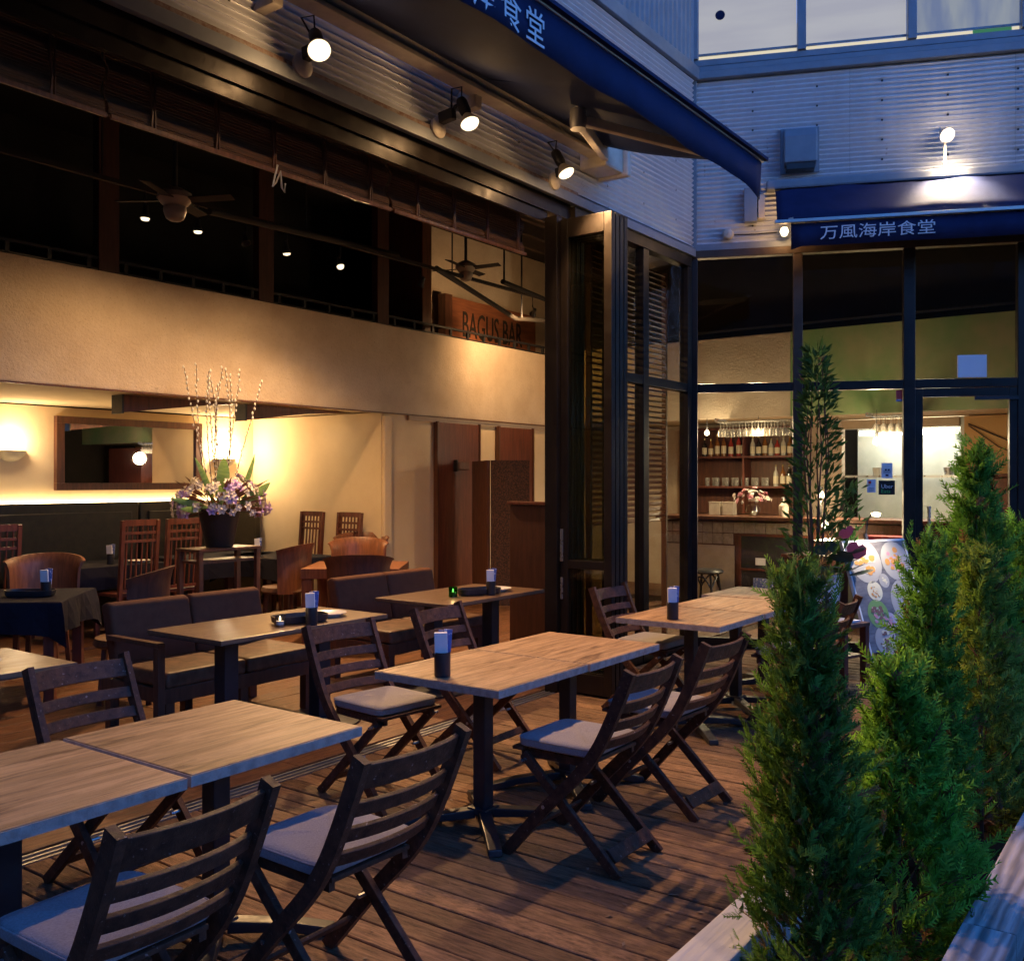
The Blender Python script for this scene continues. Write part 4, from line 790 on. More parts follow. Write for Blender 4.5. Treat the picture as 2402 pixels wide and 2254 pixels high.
# ================================================================== BAR
br = thing('bar_counter', 'bar counter with carved stone tile front seen through the glass', 'bar')
MB().box(11.55, 12.1, 1.2, 5.9, 0, 1.06).build('body', brownw, br); MB().box(11.42, 12.15, 1.18, 5.92, 1.08, 1.125).build('counter_top', brownw, br, bevel=.006)
tl = MB().box(-.012, 0, -.068, .068, -.068, .068).box(-.02, -.012, -.05, -.02, .01, .04).box(-.02, -.012, .02, .05, .02, .05).box(-.02, -.012, -.01, .012, -.05, -.01).mesh('tile', tilem, bevel=.004, seg=1)
y = 5.8
while y > 3.9:
    for r_, z in enumerate((.98, .835)):
        if r_ == 0 or y > 4.92: inst('tile', tl, br, (11.549, y, z))
    y -= .142
MB().box(11.535, 11.549, 4.86, 5.88, .04, .75).build('lower_panel', mat('stone_panel', (.46, .37, .27), .7, col2=(.38, .30, .21), scale=6, bump=.2), br)
nb = MB().box(11.52, 11.549, 3.9, 4.80, .88, .905).box(11.52, 11.549, 3.9, 4.80, .45, .475).box(11.52, 11.549, 4.77, 4.80, .1, .879).box(11.52, 11.549, 3.9, 4.80, .1, .13).build('niche_frame', redw, br)
MB().box(11.535, 11.549, 3.9, 4.768, .131, .449).box(11.535, 11.549, 3.9, 4.768, .476, .879).build('niche_back', black, br)
MB().box(11.53, 11.536, 4.45, 4.58, .52, .61).build('label_card', paper, br); MB().box(11.50, 11.53, 4.35, 4.60, .16, .36).build('blue_box', bluep, br, bevel=.004)
bs_ = thing('bar_shelf', 'red wooden back bar shelf with bottles and glasses', 'shelf', (13.0, 0, 0))
MB().box(.25, .28, 4.55, 6.3, 1.10, 2.36).build('back_board', brownw, bs_)
for z in (1.50, 1.93, 2.335): MB().box(0, .249, 4.55, 6.3, z-.03, z).build('shelf_board', redw, bs_, bevel=.004)
for y in (4.55, 5.33, 6.27): MB().box(.0, .249, y, y+.03, 1.11, 1.469).box(0, .249, y, y+.03, 1.501, 1.899).box(0, .249, y, y+.03, 1.931, 2.304).build('upright', redw, bs_)
bcol = [mat('bottle_' + n_, c_, .12, coat=.5) for n_, c_ in (('amber', (.22, .08, .015)), ('green', (.02, .06, .02)), ('dark', (.015, .012, .01)), ('red', (.35, .03, .02)), ('clear', (.5, .48, .42)))]; lab_ = mat('bottle_label', (.72, .64, .46), .6); caps = mat('bottle_cap', (.3, .22, .08), .3, metal=.6)
ORD = ('first', 'second', 'third', 'fourth', 'fifth', 'sixth', 'seventh', 'eighth', 'ninth', 'tenth', 'eleventh', 'twelfth', 'thirteenth', 'fourteenth', 'fifteenth')
def bottle(loc, k, h, label):
    t = thing('bottle', label, 'bottle', loc, 0, 'bottles on the back bar shelf'); r = .036
    MB().lathe([(0, 0), (r, 0), (r, h*.58), (r*.7, h*.68), (r*.32, h*.76), (r*.32, h*.93), (0, h*.93)], 12).build('glass_body', bcol[k], t, smooth=True); MB().lathe([(r*1.02, h*.12), (r*1.03, h*.13), (r*1.03, h*.46), (r*1.02, h*.47)], 12).build('label', lab_, t)
    MB().lathe([(r*.36, h*.90), (r*.36, h), (0, h)], 8).build('cap', caps, t)
ys = [5.98, 5.88, 5.78, 5.68, 5.57, 5.45, 5.38, 5.24, 5.15, 5.06, 4.97, 4.88, 4.79, 4.70, 4.62]
for k, y in enumerate(ys): bottle((13.09, y, 1.931), (2, 0, 0, 0, 3, 3, 2, 4, 2, 0, 4, 3, 4, 0, 0)[k], (.27, .25, .32, .32, .29, .33, .33, .28, .27, .30, .24, .24, .28, .27, .25)[k], ORD[k] + ' bottle from the left on the upper shelf of the back bar')
for k, y in enumerate((4.90, 4.80, 4.71)): bottle((13.09, y, 1.501), (4, 0, 2)[k], .30, ('left', 'middle', 'right')[k] + ' one of three bottles beside the glasses on the lower bar shelf')
gm = MB().lathe([(0, .0), (.03, .0), (.036, .12), (.033, .12), (.028, .01), (0, .01)], 12).mesh('glass', stem, smooth=True)
for k in range(13): tag(inst('tumbler', gm, None, (13.06 + .07*(k % 2), 5.92 - k*.075, 1.501)), 'drinking glass in the row on the lower bar shelf', 'glass', 'glasses on the lower bar shelf')
wg = MB().lathe([(.034, 0), (.034, .004), (.004, .01), (.004, -.07), (.03, -.10), (.036, -.14), (.03, -.18), (.028, -.18), (.033, -.14), (.027, -.10), (0, -.08)], 12).mesh('wine_glass', stem, smooth=True)
for y0, y1, lab in ((4.1, 5.15, 'glass rack with hanging wine glasses at the left of the bar'), (2.75, 3.25, 'small glass rack with hanging wine glasses over the kitchen pass')):
    gr = thing('glass_rack', lab, 'rack', (11.75, 0, 2.36)); 
    for q in range(4): MB().box(-.16+q*.1, -.15+q*.1, y0, y1, -.03, -.02).build('rack_bar', steel, gr)
    MB().box(-.17, .17, y0, y0+.02, -.019, .02).box(-.17, .17, y1-.02, y1, -.019, .02).build('hanger', steel, gr)
    y = y0+.06
    while y < y1-.03:
        for q in range(3): tag(inst('wine_glass', wg, None, (11.75-.105+q*.1, y, 2.325)), 'wine glass hanging upside down in the ' + ('left' if y0 > 3.5 else 'kitchen pass') + ' glass rack', 'glass', 'wine glasses in the ' + ('left' if y0 > 3.5 else 'pass') + ' rack')
        y += .085
def pendant(x, y, z, P, label, r=.035):
    t = thing('bar_pendant', label, 'pendant lamp', (x, y, z), 0, 'bar lamps'); MB().lathe([(0, -r), (r*.8, -r*.6), (r, 0), (r*.7, r*.8), (r*.35, r*1.2), (0, r*1.2)], 14).build('bulb', bulb, t, smooth=True)
    MB().lathe([(r*.4, r*1.21), (r*.45, r*2.2), (0, r*2.4)], 10).build('socket', black, t)
    if z > 1.8: MB().tube([(0, 0, r*2.3), (0, 0, 2.40-z)], .004, 5).build('cord', black, t)
    else: MB().tube([(0, 0, -r), (0, 0, 1.135-z)] if z > 1.2 else [(0, 0, -r), (0, 0, -.06)], .01, 6).build('stand', black, t)
    spot((x-.05, y-.02, z-r*.9), (x-.05, y, 0), P*7, WARMW, 172, .4, .03); point((x-.09, y-.03, z), P*2.4, WARMW, .12)
pendant(11.7, 5.31, 2.20, 9, 'left bar pendant bulb above the bottles'); pendant(11.7, 4.61, 2.20, 9, 'bar pendant bulb in front of the hanging wine glasses'); pendant(11.5, 3.10, 2.03, 16, 'bright pendant bulb over the kitchen pass', .05)
pendant(11.6, 3.78, 1.40, 6, 'upper glowing table lamp bulb behind the potted laurel', .045); pendant(11.25, 3.62, 1.06, 6, 'lower glowing lamp bulb behind the potted laurel', .045)
# things on the bar
for k, y in enumerate((5.25, 5.06)):
    t = thing('cream_box', ('left' if k == 0 else 'right') + ' one of two cream boxes on the bar counter', 'box', (11.85, y, 1.126)); MB().box(-.06, .06, -.075, .075, 0, .16).build('carton', cream, t, bevel=.006); MB().box(-.062, .062, -.077, .077, .161, .175).build('lid', cream, t)
bf = thing('bar_bouquet', 'bouquet of pink and white flowers in a round vase on the bar', 'flowers', (11.7, 4.68, 1.126)); MB().lathe([(0, 0), (.05, 0), (.10, .07), (.09, .13), (.05, .16), (.045, .16), (.08, .12), (.09, .07), (.04, .01), (0, .01)], 20).build('vase', drink, bf, smooth=True)
pk = mat('pink_petal', (.62, .14, .22), .6, col2=(.75, .5, .5), scale=30); fm2 = [blossom(pk, .04), blossom(wpet, .035), blossom(catk, .03)]
for k in range(46):
    a = random.uniform(0, 2*PI); el = random.uniform(.1, 1.4); d = Vector((math.cos(a)*math.cos(el)*.8, math.sin(a)*math.cos(el)*1.5, math.sin(el))); o = inst('flower', random.choice(fm2), bf, d*random.uniform(.12, .22)+Vector((0, 0, .15))); o.rotation_euler = d.to_track_quat('Z', 'Y').to_euler()
sp = thing('soap_bottle', 'cream pump bottle beside the bouquet on the bar', 'bottle', (11.7, 4.28, 1.126)); MB().lathe([(0, 0), (.055, 0), (.06, .02), (.06, .14), (.03, .17), (.02, .19), (0, .19)], 16).build('body', cream, sp, smooth=True); MB().tube([(0, 0, .19), (0, 0, .24), (-.05, 0, .24)], .008, 6).build('pump', white, sp)
ck = thing('cafe_chair', 'dark bentwood chair in front of the stone tiled bar', 'chair', (11.1, 5.05, 0)); MB().lathe([(0, .43), (.20, .43), (.215, .45), (.2, .475), (0, .48)], 24).build('seat', black, ck, smooth=True)
for k in range(4): a = PI/4+k*PI/2; MB().tube([(.15*math.cos(a), .15*math.sin(a), .43), (.22*math.cos(a), .22*math.sin(a), 0)], .016, 8).build('leg', black, ck)
for k in range(4): a = PI/4+k*PI/2; b = a+PI/2; MB().tube([(.17*math.cos(a+(b-a)*u)*(1.0-.1*math.sin(PI*u)), .17*math.sin(a+(b-a)*u)*(1.0-.1*math.sin(PI*u)), .25+.15*math.sin(PI*u)) for u in (0, .2, .4, .6, .8, 1)], .012, 6).build('bent_brace', black, ck)
# kitchen pass right of the bar
kp = thing('kitchen_pass', 'bright kitchen pass with steel shelf behind the entrance glass', 'kitchen')
kw = mat('kitchen_white', (.75, .77, .74), .4, col2=(.6, .64, .6), scale=4); kg = mat('kitchen_green', (.30, .36, .26), .5, col2=(.22, .28, .2), scale=5)
MB().box(14.05, 14.1, 2.55, 4.05, 0, 2.40).box(13.32, 14.05, 2.50, 2.55, 0, 2.40).build('wall_lining', kw, kp); MB().box(13.28, 13.45, 2.56, 4.04, 2.28, 2.40).build('pass_header', plaster, kp)
MB().box(13.3, 13.75, 2.56, 4.04, .86, .92).build('steel_shelf', steel, kp); MB().box(13.28, 13.5, 2.56, 4.04, 0, .858).build('pass_front', kg, kp); MB().box(13.35, 13.75, 2.56, 4.04, 1.62, 1.65).build('steel_shelf', steel, kp)
MB().box(13.6, 13.7, 2.7, 3.9, 2.20, 2.26).build('tube_light', tube_e, kp)
for k, y in enumerate((2.72, 2.9, 3.2, 3.4, 3.62, 3.85)): MB().lathe([(0, 0), (.06, 0), (.075, .10), (.07, .10), (.055, .01), (0, .01)], 14, (13.5, y, .922 if k % 2 else 1.652)).build('bowl', white if k % 3 else steel, kp, smooth=True)
ow = thing('orange_wall', 'warm orange plaster wall with cables right of the kitchen pass', 'wall'); MB().box(13.28, 13.45, .0, 2.50, 0, 2.40).build('wall_face', mat('orange_plaster', (.72, .46, .20), .85, col2=(.66, .40, .17), scale=2, bump=.2), ow)
MB().tube([(13.26, 2.45, 2.3), (13.25, 2.0, 2.08), (13.26, 1.6, 2.0)], .008, 6).tube([(13.26, 2.45, 2.28), (13.25, 2.1, 2.0), (13.26, 1.7, 1.82)], .006, 6).build('cable', black, ow); MB().box(13.25, 13.28, 1.55, 1.72, 1.62, 1.95).build('switch_panel', kw, ow)
bc = thing('brown_cabinet', 'tall dark brown cabinet behind the entrance door', 'cabinet'); MB().box(12.6, 13.2, .2, 2.15, 0, 1.62).build('body', brownw, bc, bevel=.006); MB().box(12.55, 13.22, .18, 2.17, 1.622, 1.66).build('top', brownw, bc); MB().box(12.3, 12.9, .5, 1.75, 1.0, 2.30).build('upper_body', redw, bc)
ss = thing('service_counter', 'low service counter with red box and utensils behind the glass', 'counter', (11.0, 3.2, 0)); MB().box(-.3, .3, -.75, .35, 0, .88).build('body', kg, ss, bevel=.005); MB().box(-.33, .33, -.78, .38, .881, .91).build('top', steel, ss)
MB().box(-.2, .1, -.6, -.15, .911, .97).build('red_box', MATS['red_print'], ss, bevel=.004); MB().lathe([(0, .911), (.09, .911), (.11, 1.05), (0, 1.06)], 14, (0, .1, 0)).build('basket', tanseat, ss)
# ================================================================== DECK SIDE PLANTS AND SIGNS
mb_ = thing('menu_board', 'leaning menu board printed with dishes and lit by a clip lamp', 'menu board', (7.95, 2.42, 0), math.atan2(-.42, .9))
# local x along the board, local -y faces the street; top leans back
def Lb(u, v, o=0.): # u across 0..0.7, v up 0..1.15
    ln = .36; return (u, -ln*(1 - v/1.12) - o*.94, v*1.06/1.12*1.0 + .0 + o*.33)
def slab(u0, u1, v0, v1, o0, o1): 
    vs = [Lb(u, v, o) for o in (o0, o1) for u, v in ((u0, v0), (u1, v0), (u1, v1), (u0, v1))]; return MB().add(vs, [(3, 2, 1, 0), (4, 5, 6, 7), (0, 1, 5, 4), (1, 2, 6, 5), (2, 3, 7, 6), (3, 0, 4, 7)])
slab(0, .72, .22, 1.12, 0, .015).build('panel', mat('slate_print', (.10, .09, .095), .35, col2=(.22, .2, .2), scale=6, stretch=(1, 1, 4)), mb_)
slab(-.018, -.001, .0, 1.14, -.01, .02).build('frame_side', white, mb_); slab(.721, .738, .0, 1.14, -.01, .02).build('frame_side', white, mb_); slab(0, .72, 1.121, 1.14, -.01, .02).build('frame_top', white, mb_)
def dish(u, v, r, m1, m2, seed):
    rs = random.Random(seed); mb = MB(); n = 22
    def disc(cu, cv, rr, o, el=1.): 
        mb.add([Lb(cu, cv, o)] + [Lb(cu + rr*math.cos(2*PI*k/n), cv + rr*el*math.sin(2*PI*k/n), o) for k in range(n)], [(0, 1+k, 1+(k+1) % n) for k in range(n)])
    disc(u, v, r, .017); o1 = mb.build('plate_print', m1, mb_)
    for q, mm in enumerate(m2):
        mb = MB()
        for k in range(16): a = rs.uniform(0, 2*PI); d_ = rs.uniform(0, r*.62); disc(u + d_*math.cos(a), v + d_*math.sin(a), r*rs.uniform(.06, .18), .018 + .0004*(q+1) + .00003*k, rs.uniform(.5, 1))
        tag(mb.build('food_print', mm, o1), kind='stuff')
pc = {n_: mat('print_' + n_, c_, .4) for n_, c_ in (('cream', (.75, .68, .48)), ('pink', (.62, .28, .34)), ('orange', (.65, .30, .07)), ('green', (.20, .34, .08)), ('white', (.46, .43, .39)), ('brown', (.22, .10, .06)), ('black', (.03, .03, .03)), ('lilac', (.50, .44, .54)))}
dish(.20, .96, .185, pc['white'], (pc['cream'], pc['orange']), 1); dish(.56, .95, .17, pc['white'], (pc['pink'], pc['lilac'], pc['orange']), 2); dish(.22, .71, .085, pc['cream'], (pc['orange'], pc['cream']), 3); dish(.36, .79, .06, pc['white'], (pc['cream'],), 4)
dish(.58, .60, .20, pc['white'], (), 5); dish(.585, .60, .172, pc['black'], (pc['brown'], pc['pink'], pc['cream']), 6) if False else None
dish(.19, .52, .12, pc['green'], (pc['white'], pc['pink'], pc['green'], pc['brown']), 7); dish(.30, .44, .09, pc['lilac'], (pc['white'], pc['pink']), 8); dish(.20, .30, .125, pc['white'], (pc['cream'], pc['cream'], pc['brown']), 9)
slab(.30, .33, 1.141, 1.20, -.02, .0).build('lamp_clip', black, mb_); MB().tube([Lb(.315, 1.2), tuple(Vector(Lb(.315, 1.3, .05))), tuple(Vector(Lb(.28, 1.34, .16)))], .008, 6).build('lamp_arm', black, mb_)
MB().lathe([(0, -.03), (.03, -.025), (.04, .0), (0, .01)], 12, Lb(.27, 1.32, .19)).build('lamp_head', bulbs, mb_, smooth=True)
Mw = Matrix.Translation((7.95, 2.42, 0)) @ Matrix.Rotation(math.atan2(-.42, .9), 4, 'Z')
spot(Mw @ Vector(Lb(.26, 1.30, .24)), Mw @ Vector(Lb(.25, .75, 0)), 30, (1, .86, .66), 130, .8, .02)
wd = thing('wooden_stand', 'low dark wooden stand with papers left of the menu board', 'stand', (7.62, 2.32, 0), -.3); MB().box(-.17, .17, -.14, .14, .44, .47).build('top', brownw, wd, bevel=.004)
for sx in (-1, 1):
    for sy in (-1, 1): MB().box(sx*.14-.025, sx*.14+.025, sy*.11-.025, sy*.11+.025, 0, .439).build('leg', redw, wd)
MB().box(-.12, .12, -.1, .1, .20, .22).build('lower_shelf', brownw, wd); MB().box(-.10, .12, -.09, .08, .472, .485).build('papers', paper, wd)
hc = thing('host_cabinet', 'upright dark wooden cabinet between the potted laurel and menu board', 'cabinet', (8.22, 2.72, 0), -.3); MB().box(-.2, .2, -.18, .18, .02, .92).build('body', brownw, hc, bevel=.005); MB().box(-.22, .22, -.2, .2, .922, .95).build('top', redw, hc, bevel=.004)
# ---- foliage tools
def raw(name, V, Fq, m, parent, kind=None, per=0):
    me = bpy.data.meshes.new(name); n = len(V); f = len(Fq); me.vertices.add(n); me.vertices.foreach_set('co', V.astype(np.float32).ravel()); me.loops.add(f*4); me.loops.foreach_set('vertex_index', Fq.astype(np.int32).ravel())
    me.polygons.add(f); me.polygons.foreach_set('loop_start', np.arange(0, f*4, 4, dtype=np.int32)); me.update(); me.materials.append(m)
    o = bpy.data.objects.new(name, me); COL.objects.link(o); o.parent = parent
    if kind: o['kind'] = kind
    if per:
        at = me.attributes.new('tint', 'FLOAT', 'FACE'); at.data.foreach_set('value', np.repeat(rng.random(f//per + 1), per)[:f].astype(np.float32))
    return o
def frames(d, roll):
    d = d/np.linalg.norm(d, axis=1, keepdims=True); up = np.tile([0., 0, 1], (len(d), 1)); up[np.abs(d[:, 2]) > .97] = [1, 0, 0]
    a = np.cross(d, up); a /= np.linalg.norm(a, axis=1, keepdims=True); b = np.cross(a, d); c, s = np.cos(roll)[:, None], np.sin(roll)[:, None]
    return d, a*c + b*s, b*c - a*s
def proto(nl, la, lw, ang, curve):
    V = []
    def q(p0, p1, w, nz): 
        d = p1-p0; s = np.array([-d[1], d[0], 0]); s = s/np.linalg.norm(s)*w/2; V.extend([p0-s*.9, p0+s*.9, p1+s*.35+[0, 0, nz], p1-s*.35+[0, 0, nz]])
    q(np.array([0., 0, 0]), np.array([1., 0, curve]), lw, 0)
    for k in range(nl):
        u = .12 + .8*k/(nl-1); L = la*(1-.55*u)
        for s in (-1, 1):
            a = ang*random.uniform(.8, 1.2); p = np.array([u, 0, curve*u*u]); q(p, p + np.array([L*math.cos(a), s*L*math.sin(a), random.uniform(-.05, .12)*L]), lw*random.uniform(.8, 1.15), 0)
    return np.array(V)
def scatter(P, Dr, size, protos):
    n = len(P); d, a, b = frames(Dr, rng.uniform(0, 2*PI, n)); pick = rng.integers(0, len(protos), n); VV = []
    for k, pr in enumerate(protos):
        i = np.where(pick == k)[0]
        if not len(i): continue
        S = size[i][:, None, None]; v = P[i][:, None] + S*(pr[None, :, 0:1]*d[i][:, None] + pr[None, :, 1:2]*a[i][:, None] + pr[None, :, 2:3]*b[i][:, None]); VV.append(v.reshape(-1, 3))
    V = np.concatenate(VV); return V, np.arange(len(V)).reshape(-1, 4)
def leafmat(name, c1, c2, c3, sc=5., thr=.62, dry=.97):
    m = mat(name, c1, .55, col2=c2, scale=sc, lo=.3, hi=.7, spec=.06); N = m.node_tree.nodes; L = m.node_tree.links; p = N['Principled BSDF']
    n = N.new('ShaderNodeTexNoise'); n.inputs['Scale'].default_value = 11; n.inputs['Detail'].default_value = 3; mr = N.new('ShaderNodeMapRange'); mr.inputs[1].default_value = thr; mr.inputs[2].default_value = thr + .12
    tc = N.new('ShaderNodeTexCoord'); L.new(tc.outputs['Object'], n.inputs['Vector']); L.new(n.outputs[0], mr.inputs[0]); mx = N.new('ShaderNodeMix'); mx.data_type = 'RGBA'; mx.inputs[7].default_value = (*c3, 1)
    src = p.inputs['Base Color'].links[0].from_socket; L.new(src, mx.inputs[6]); L.new(mr.outputs[0], mx.inputs[0])
    at_ = N.new('ShaderNodeAttribute'); at_.attribute_name = 'tint'; vr_ = N.new('ShaderNodeMapRange'); vr_.inputs[3].default_value = .75; vr_.inputs[4].default_value = 1.7; L.new(at_.outputs['Fac'], vr_.inputs[0])
    hs_ = N.new('ShaderNodeHueSaturation'); hs_.inputs['Saturation'].default_value = .9; L.new(vr_.outputs[0], hs_.inputs['Value']); L.new(mx.outputs[2], hs_.inputs['Color'])
    dr_ = N.new('ShaderNodeMath'); dr_.operation = 'GREATER_THAN'; dr_.inputs[1].default_value = dry; L.new(at_.outputs['Fac'], dr_.inputs[0]); mx = N.new('ShaderNodeMix'); mx.data_type = 'RGBA'; mx.inputs[7].default_value = (.34, .22, .10, 1); L.new(dr_.outputs[0], mx.inputs[0]); L.new(hs_.outputs[0], mx.inputs[6]); L.new(mx.outputs[2], p.inputs['Base Color'])
    tr_ = N.new('ShaderNodeBsdfTranslucent'); L.new(mx.outputs[2], tr_.inputs[0]); ms = N.new('ShaderNodeMixShader'); ms.inputs[0].default_value = .5; L.new(p.outputs[0], ms.inputs[1]); L.new(tr_.outputs[0], ms.inputs[2]); L.new(ms.outputs[0], N['Material Output'].inputs[0]); return m
def conifer(label, x, y, z0, H, Rm, fm_, nb=120, ns=20, sz=.075, prof=None, open_=.0, lean=(0, 0), pr=None, seed=1):
    t = thing('conifer', label, 'conifer', (x, y, z0), 0., 'potted conifers in the planter'); rs = np.random.default_rng(seed)
    f = prof or (lambda u: (min(1, .75 + 1.1*u) if u < .24 else 1.0)*(1-u)**.85*1.2)
    P = []; Dd = []; S = []; bm_ = MB()
    for k in range(nb):
        u = (k + rs.random())/nb; u = u**1.08*.985; a = k*2.399 + rs.normal(0, .35); rr = Rm*f(u)*rs.uniform(.72, 1.12); tip = np.array([math.cos(a)*rr, math.sin(a)*rr, max(.0, u*H + rr*(rs.uniform(.5, .95) if u > .16 else rs.uniform(-.7, .6)))])
        base = np.array([0, 0, max(.02, u*H - rr*.25)]); br_ = tip-base; L = np.linalg.norm(br_)
        if k % 3 == 0: bm_.tube([tuple(base), tuple(base + br_*.5 + [0, 0, -.02*L]), tuple(tip)], [.006, .004, .0015], 4)
        m = max(5, int(ns*.80*(.45 + .75*f(u)))); s = rs.uniform(.55, 1.03, m)
        pts = base + br_*s[:, None] + rs.normal(0, .018 + .02*(1-open_), (m, 3)); dd = br_/L + rs.normal(0, .42, (m, 3)) + [0, 0, .35]
        P.append(pts); Dd.append(dd); S.append(sz*rs.uniform(.6, 1.25, m))
    m = 24; P.append(np.stack([rs.normal(0, .01, m), rs.normal(0, .01, m), H*rs.uniform(.86, 1.0, m)], 1)); Dd.append(np.stack([rs.normal(0, .3, m), rs.normal(0, .3, m), np.ones(m)], 1)); S.append(np.full(m, sz*.9))
    P = np.concatenate(P); Dd = np.concatenate(Dd); S = np.concatenate(S); P[:, 2] = np.maximum(P[:, 2], .03); lz = (P[:, 2]/H)[:, None]; P[:, :2] += lz*np.array(lean)
    V, Fq = scatter(P, Dd, S, pr or CP); fo_ = raw('foliage', V, Fq, fm_, t, 'stuff', len((pr or CP)[0])//4)
    nn = V*np.array([1, 1, 0]) + np.array([0, 0, .12]) + np.repeat(rs.normal(0, .11, (len(V)//4, 3)), 4, 0); nn /= np.linalg.norm(nn, axis=1, keepdims=True); fo_.data.polygons.foreach_set('use_smooth', [True]*len(Fq)); fo_.data.normals_split_custom_set_from_vertices(nn.tolist())
    MB().tube([(0, 0, -.12), (0, 0, H*.4), (lean[0]*.9, lean[1]*.9, H*.97)], [.02, .014, .003], 7).build('trunk', twig, t); tag(bm_.build('branches', twig, t), kind='stuff')
    pt = thing('plant_pot', 'terracotta pot of the ' + label.split(' standing')[0].replace('potted ', ''), 'pot', (x, y, -.40), 0, 'pots in the planter'); MB().lathe([(0, 0), (.11, 0), (.155, .24), (.165, .24), (.165, .275), (.15, .275), (.14, .22), (0, .21)], 24).build('pot_body', terra, pt, smooth=True); MB().lathe([(0, .22), (.138, .225)], 20).build('soil', soil, pt)
CP = [proto(5, .44, .115, .75, .15) for _ in range(4)]; CF = [proto(7, .34, .080, .62, .2) for _ in range(4)]
g1 = leafmat('conifer_olive', (.10, .27, .022), (.17, .34, .035), (.30, .24, .07), 4, .62, .94); g2 = leafmat('conifer_bright', (.16, .44, .016), (.23, .52, .026), (.30, .48, .04), 5, .70); g3 = leafmat('conifer_dark', (.095, .31, .018), (.15, .40, .028), (.19, .42, .026), 5, .72); g4 = leafmat('conifer_golden', (.18, .36, .022), (.30, .40, .04), (.36, .36, .06), 3, .58)
conifer('potted olive green conifer column standing nearest the viewer', 2.92, .96, -.13, 1.43, .18, g1, 250, 22, .072, lambda u: (1.30 - .8*u if u < .3 else 1.06)*(1-u)**.92*1.10, .2, (-.035, .045), pr=CF, seed=3)
conifer('potted bright green conifer with open feathery branches standing second', 3.60, .90, -.13, 1.03, .27, g2, 140, 20, .085, lambda u: (.9 + .4*u if u < .25 else 1.0)*(1-u)**.95*1.25, .5, seed=5)
conifer('potted dark green slim conifer standing behind the bright one', 4.72, 1.04, -.13, 1.42, .165, g3, 150, 20, .075, seed=6)
conifer('potted golden tipped conifer standing between the dark green ones', 5.15, .90, -.13, 1.34, .24, g4, 130, 19, .08, lambda u: (.8 + .8*u if u < .25 else 1.0)*(1-u)**.85*1.2, .3, seed=8)
conifer('potted tallest dark conifer standing before the glass door', 5.95, 1.06, -.13, 1.87, .265, g3, 190, 21, .09, seed=9)
conifer('potted dark conifer standing at the right photo edge', 6.75, .90, -.13, 1.38, .34, g3, 170, 21, .09, lambda u: (.8 + .8*u if u < .25 else 1.0)*(1-u)**.5*1.1, seed=11)
conifer('potted squat dark conifer standing low behind the tallest one', 6.55, 1.12, -.13, 1.05, .26, g3, 110, 22, .075, seed=12)
# ---- laurel in white pot with anthurium
la = thing('potted_laurel', 'tall slender laurel in a white pot in front of the glass', 'potted tree', (7.86, 2.60, 0)); MB().lathe([(0, 0), (.13, 0), (.14, .02), (.20, .78), (.205, .82), (.185, .82), (.17, .75), (0, .74)], 28).build('pot', white, la, smooth=True)
lg = leafmat('laurel_leaf', (.045, .12, .022), (.07, .16, .03), (.12, .20, .05), 6, .66); P = []; Dd = []; S = []; tb = MB()
for k in range(7): a = k*.9; tb.tube([(.03*math.cos(a), .03*math.sin(a), .75), (.07*math.cos(a), .07*math.sin(a), 1.3), (.10*math.cos(a+.3), .10*math.sin(a+.3), 1.8), (.05*math.cos(a), .05*math.sin(a), 2.2+.06*k)], [.010, .008, .006, .002], 5)
tb.build('trunk', twig, la, smooth=True)
for k in range(800):
    u = random.random()**.9; z = .80 + u*1.85; w = .25*(1-.85*u**1.3) + .02; a = random.uniform(0, 2*PI); r_ = w*math.sqrt(random.uniform(.05, 1)); P.append((r_*math.cos(a), r_*math.sin(a), z)); Dd.append((math.cos(a)+random.gauss(0, .5), math.sin(a)+random.gauss(0, .5), .9+random.gauss(0, .5))); S.append(random.uniform(.08, .13))
for a0, z0 in ((-.9, 1.35), (-.6, 1.15), (-1.3, 1.0)):
    for k in range(60): u = random.random(); P.append((.12+.26*u*math.cos(a0)+random.gauss(0, .03), .26*u*math.sin(a0)+random.gauss(0, .03)-.05, z0-.2+.42*u+random.gauss(0, .04))); Dd.append((random.gauss(.4, .5), random.gauss(-.3, .5), .8)); S.append(.09)
LP = [np.array([[0, 0, 0], [.45, .14, .05], [1, 0, 0], [.45, 0, 0], [0, 0, 0], [.45, 0, 0], [1, 0, 0], [.45, -.14, .05]])]
V, Fq = scatter(np.array(P), np.array(Dd), np.array(S), LP); raw('crown', V, Fq, lg, la, 'stuff', 2)
an = thing('anthurium', 'pink anthurium with heart shaped leaves at the foot of the laurel', 'flower', (7.74, 2.40, .76)); pkk = mat('anthurium_pink', (.85, .14, .17), .3)
def heart(s, m):
    pts = [(0, 0), (.3, .12), (.52, .42), (.42, .75), (.16, .85), (0, .70), (-.16, .85), (-.42, .75), (-.52, .42), (-.3, .12)]; vs = [(0, 0, .55*s*.8)] + [(a*s, .06*s*abs(a), b*s) for a, b in pts]; n = len(pts); return MB().add(vs, [(0, 1+k, 1+(k+1) % n) for k in range(n)]).mesh('heart', m)
for (dx, dy, z, s, rx, ry) in ((-.03, -.14, .20, .16, .15, .35), (.05, -.08, .36, .13, .5, -.5)): inst('flower', heart(s, pkk), an, (dx, dy, z), (rx, ry, HEAD-PI/2)); MB().tube([(dx, dy, z), (dx*.5, dy*.4, z*.6), (0, 0, 0)], .005, 5).build('stem', leafg, an)
hl = mat('anthurium_leaf', (.02, .05, .035), .35)
for k in range(9): a = k*.7; inst('leaf', heart(.2, hl), an, (.13*math.cos(a), .10*math.sin(a)-.05, .08+.05*(k % 4)), (1.1+.2*(k % 3), .4*math.sin(a), a))
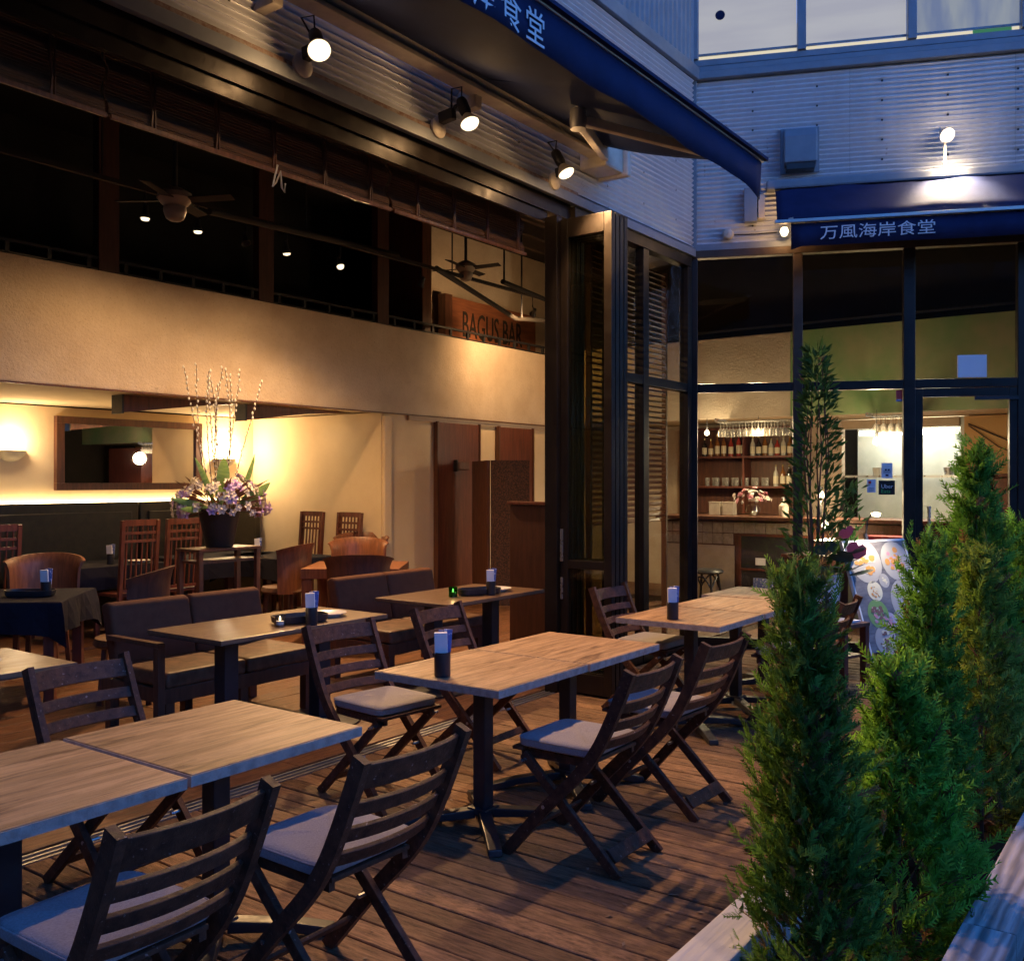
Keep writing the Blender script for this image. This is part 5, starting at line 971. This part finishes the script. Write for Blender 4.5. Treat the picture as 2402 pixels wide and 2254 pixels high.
iv = thing('ivy', 'dark ivy trailing over the front of the white pot', 'plant', (7.78, 2.42, .74)); mb = MB(); 
for k in range(90):
    a = random.uniform(-2.8, -.6); z = -random.random()**1.3*.45; r_ = .16+.03*random.random() + .03*(z+.1); s = random.uniform(.025, .05); c = Vector((.08+r_*math.cos(a), .18+r_*math.sin(a)*1.05, z)); d = Vector((random.gauss(0, 1), random.gauss(0, .4), random.gauss(-.6, .6))).normalized(); e = d.cross(Vector((math.cos(a), math.sin(a), .2))).normalized(); mb.add([c, c+d*s*.6+e*s*.6, c+d*s, c+d*s*.6-e*s*.6], [(0, 1, 2, 3)])
tag(mb.build('leaves', hl, iv), kind='stuff')

# ================================================================== ACROSS THE STREET (behind the viewer, mirrored in the glass)
def block(x0, x1, y0, y1, h, label, m, face):
    t = thing('street_building', label, 'building'); MB().box(x0, x1, y0, y1, -.5, h).build('wall', m, t); wm = MATS['tinted_glass_dark']
    for fl_ in range(int(h/3.2)):
        z = 1.0 + fl_*3.2
        if face == 'x':
            for k in range(int((y1-y0)/3)): MB().box(x1, x1+.06, y0+.8+k*3, y0+2.4+k*3, z, z+1.6).build('window', wm, t)
        else:
            for k in range(int((x1-x0)/3)): MB().box(x0+.8+k*3, x0+2.4+k*3, y1, y1+.06, z, z+1.6).build('window', wm, t)
mat('tinted_glass_dark', (.015, .018, .022), .15)
bm1 = mat('dark_render', (.10, .085, .07), .85, col2=(.07, .06, .05), scale=.6); bm2 = mat('dark_brick', (.09, .06, .05), .85, col2=(.06, .04, .035), scale=.8)
block(-34, -22, -30, 2, 14, 'dark office block down the street behind the viewer', bm1, 'x'); block(-34, -24, 2.5, 26, 13, 'brown brick block down the street to the left behind the viewer', bm2, 'x')
block(-20, 4, -32, -22, 5, 'dark rendered block across the street', bm2, 'y'); block(4.5, 30, -34, -24, 5, 'lower dark block across the street at right', bm1, 'y')

# ---- litter on the deck
ll = MB(); rl_ = random.Random(4)
for k in range(240):
    x = rl_.uniform(1.2, 7.5); y = rl_.uniform(1.36, 3.8) if k % 3 else rl_.uniform(1.35, 1.8); s = rl_.uniform(.003, .009); a = rl_.uniform(0, PI); l = s*rl_.uniform(1, 3.5); c, q = math.cos(a), math.sin(a)
    ll.add([(x-c*l, y-q*l, .003), (x+q*s, y-c*s, .004), (x+c*l, y+q*l, .003), (x-q*s, y+c*s, .006)], [(0, 1, 2, 3)])
tag(ll.build('leaf_litter', mat('dry_litter', (.34, .26, .18), .8, col2=(.16, .09, .05), scale=9)), 'dry needles and leaf scraps scattered over the deck', 'leaf litter', kind='stuff')
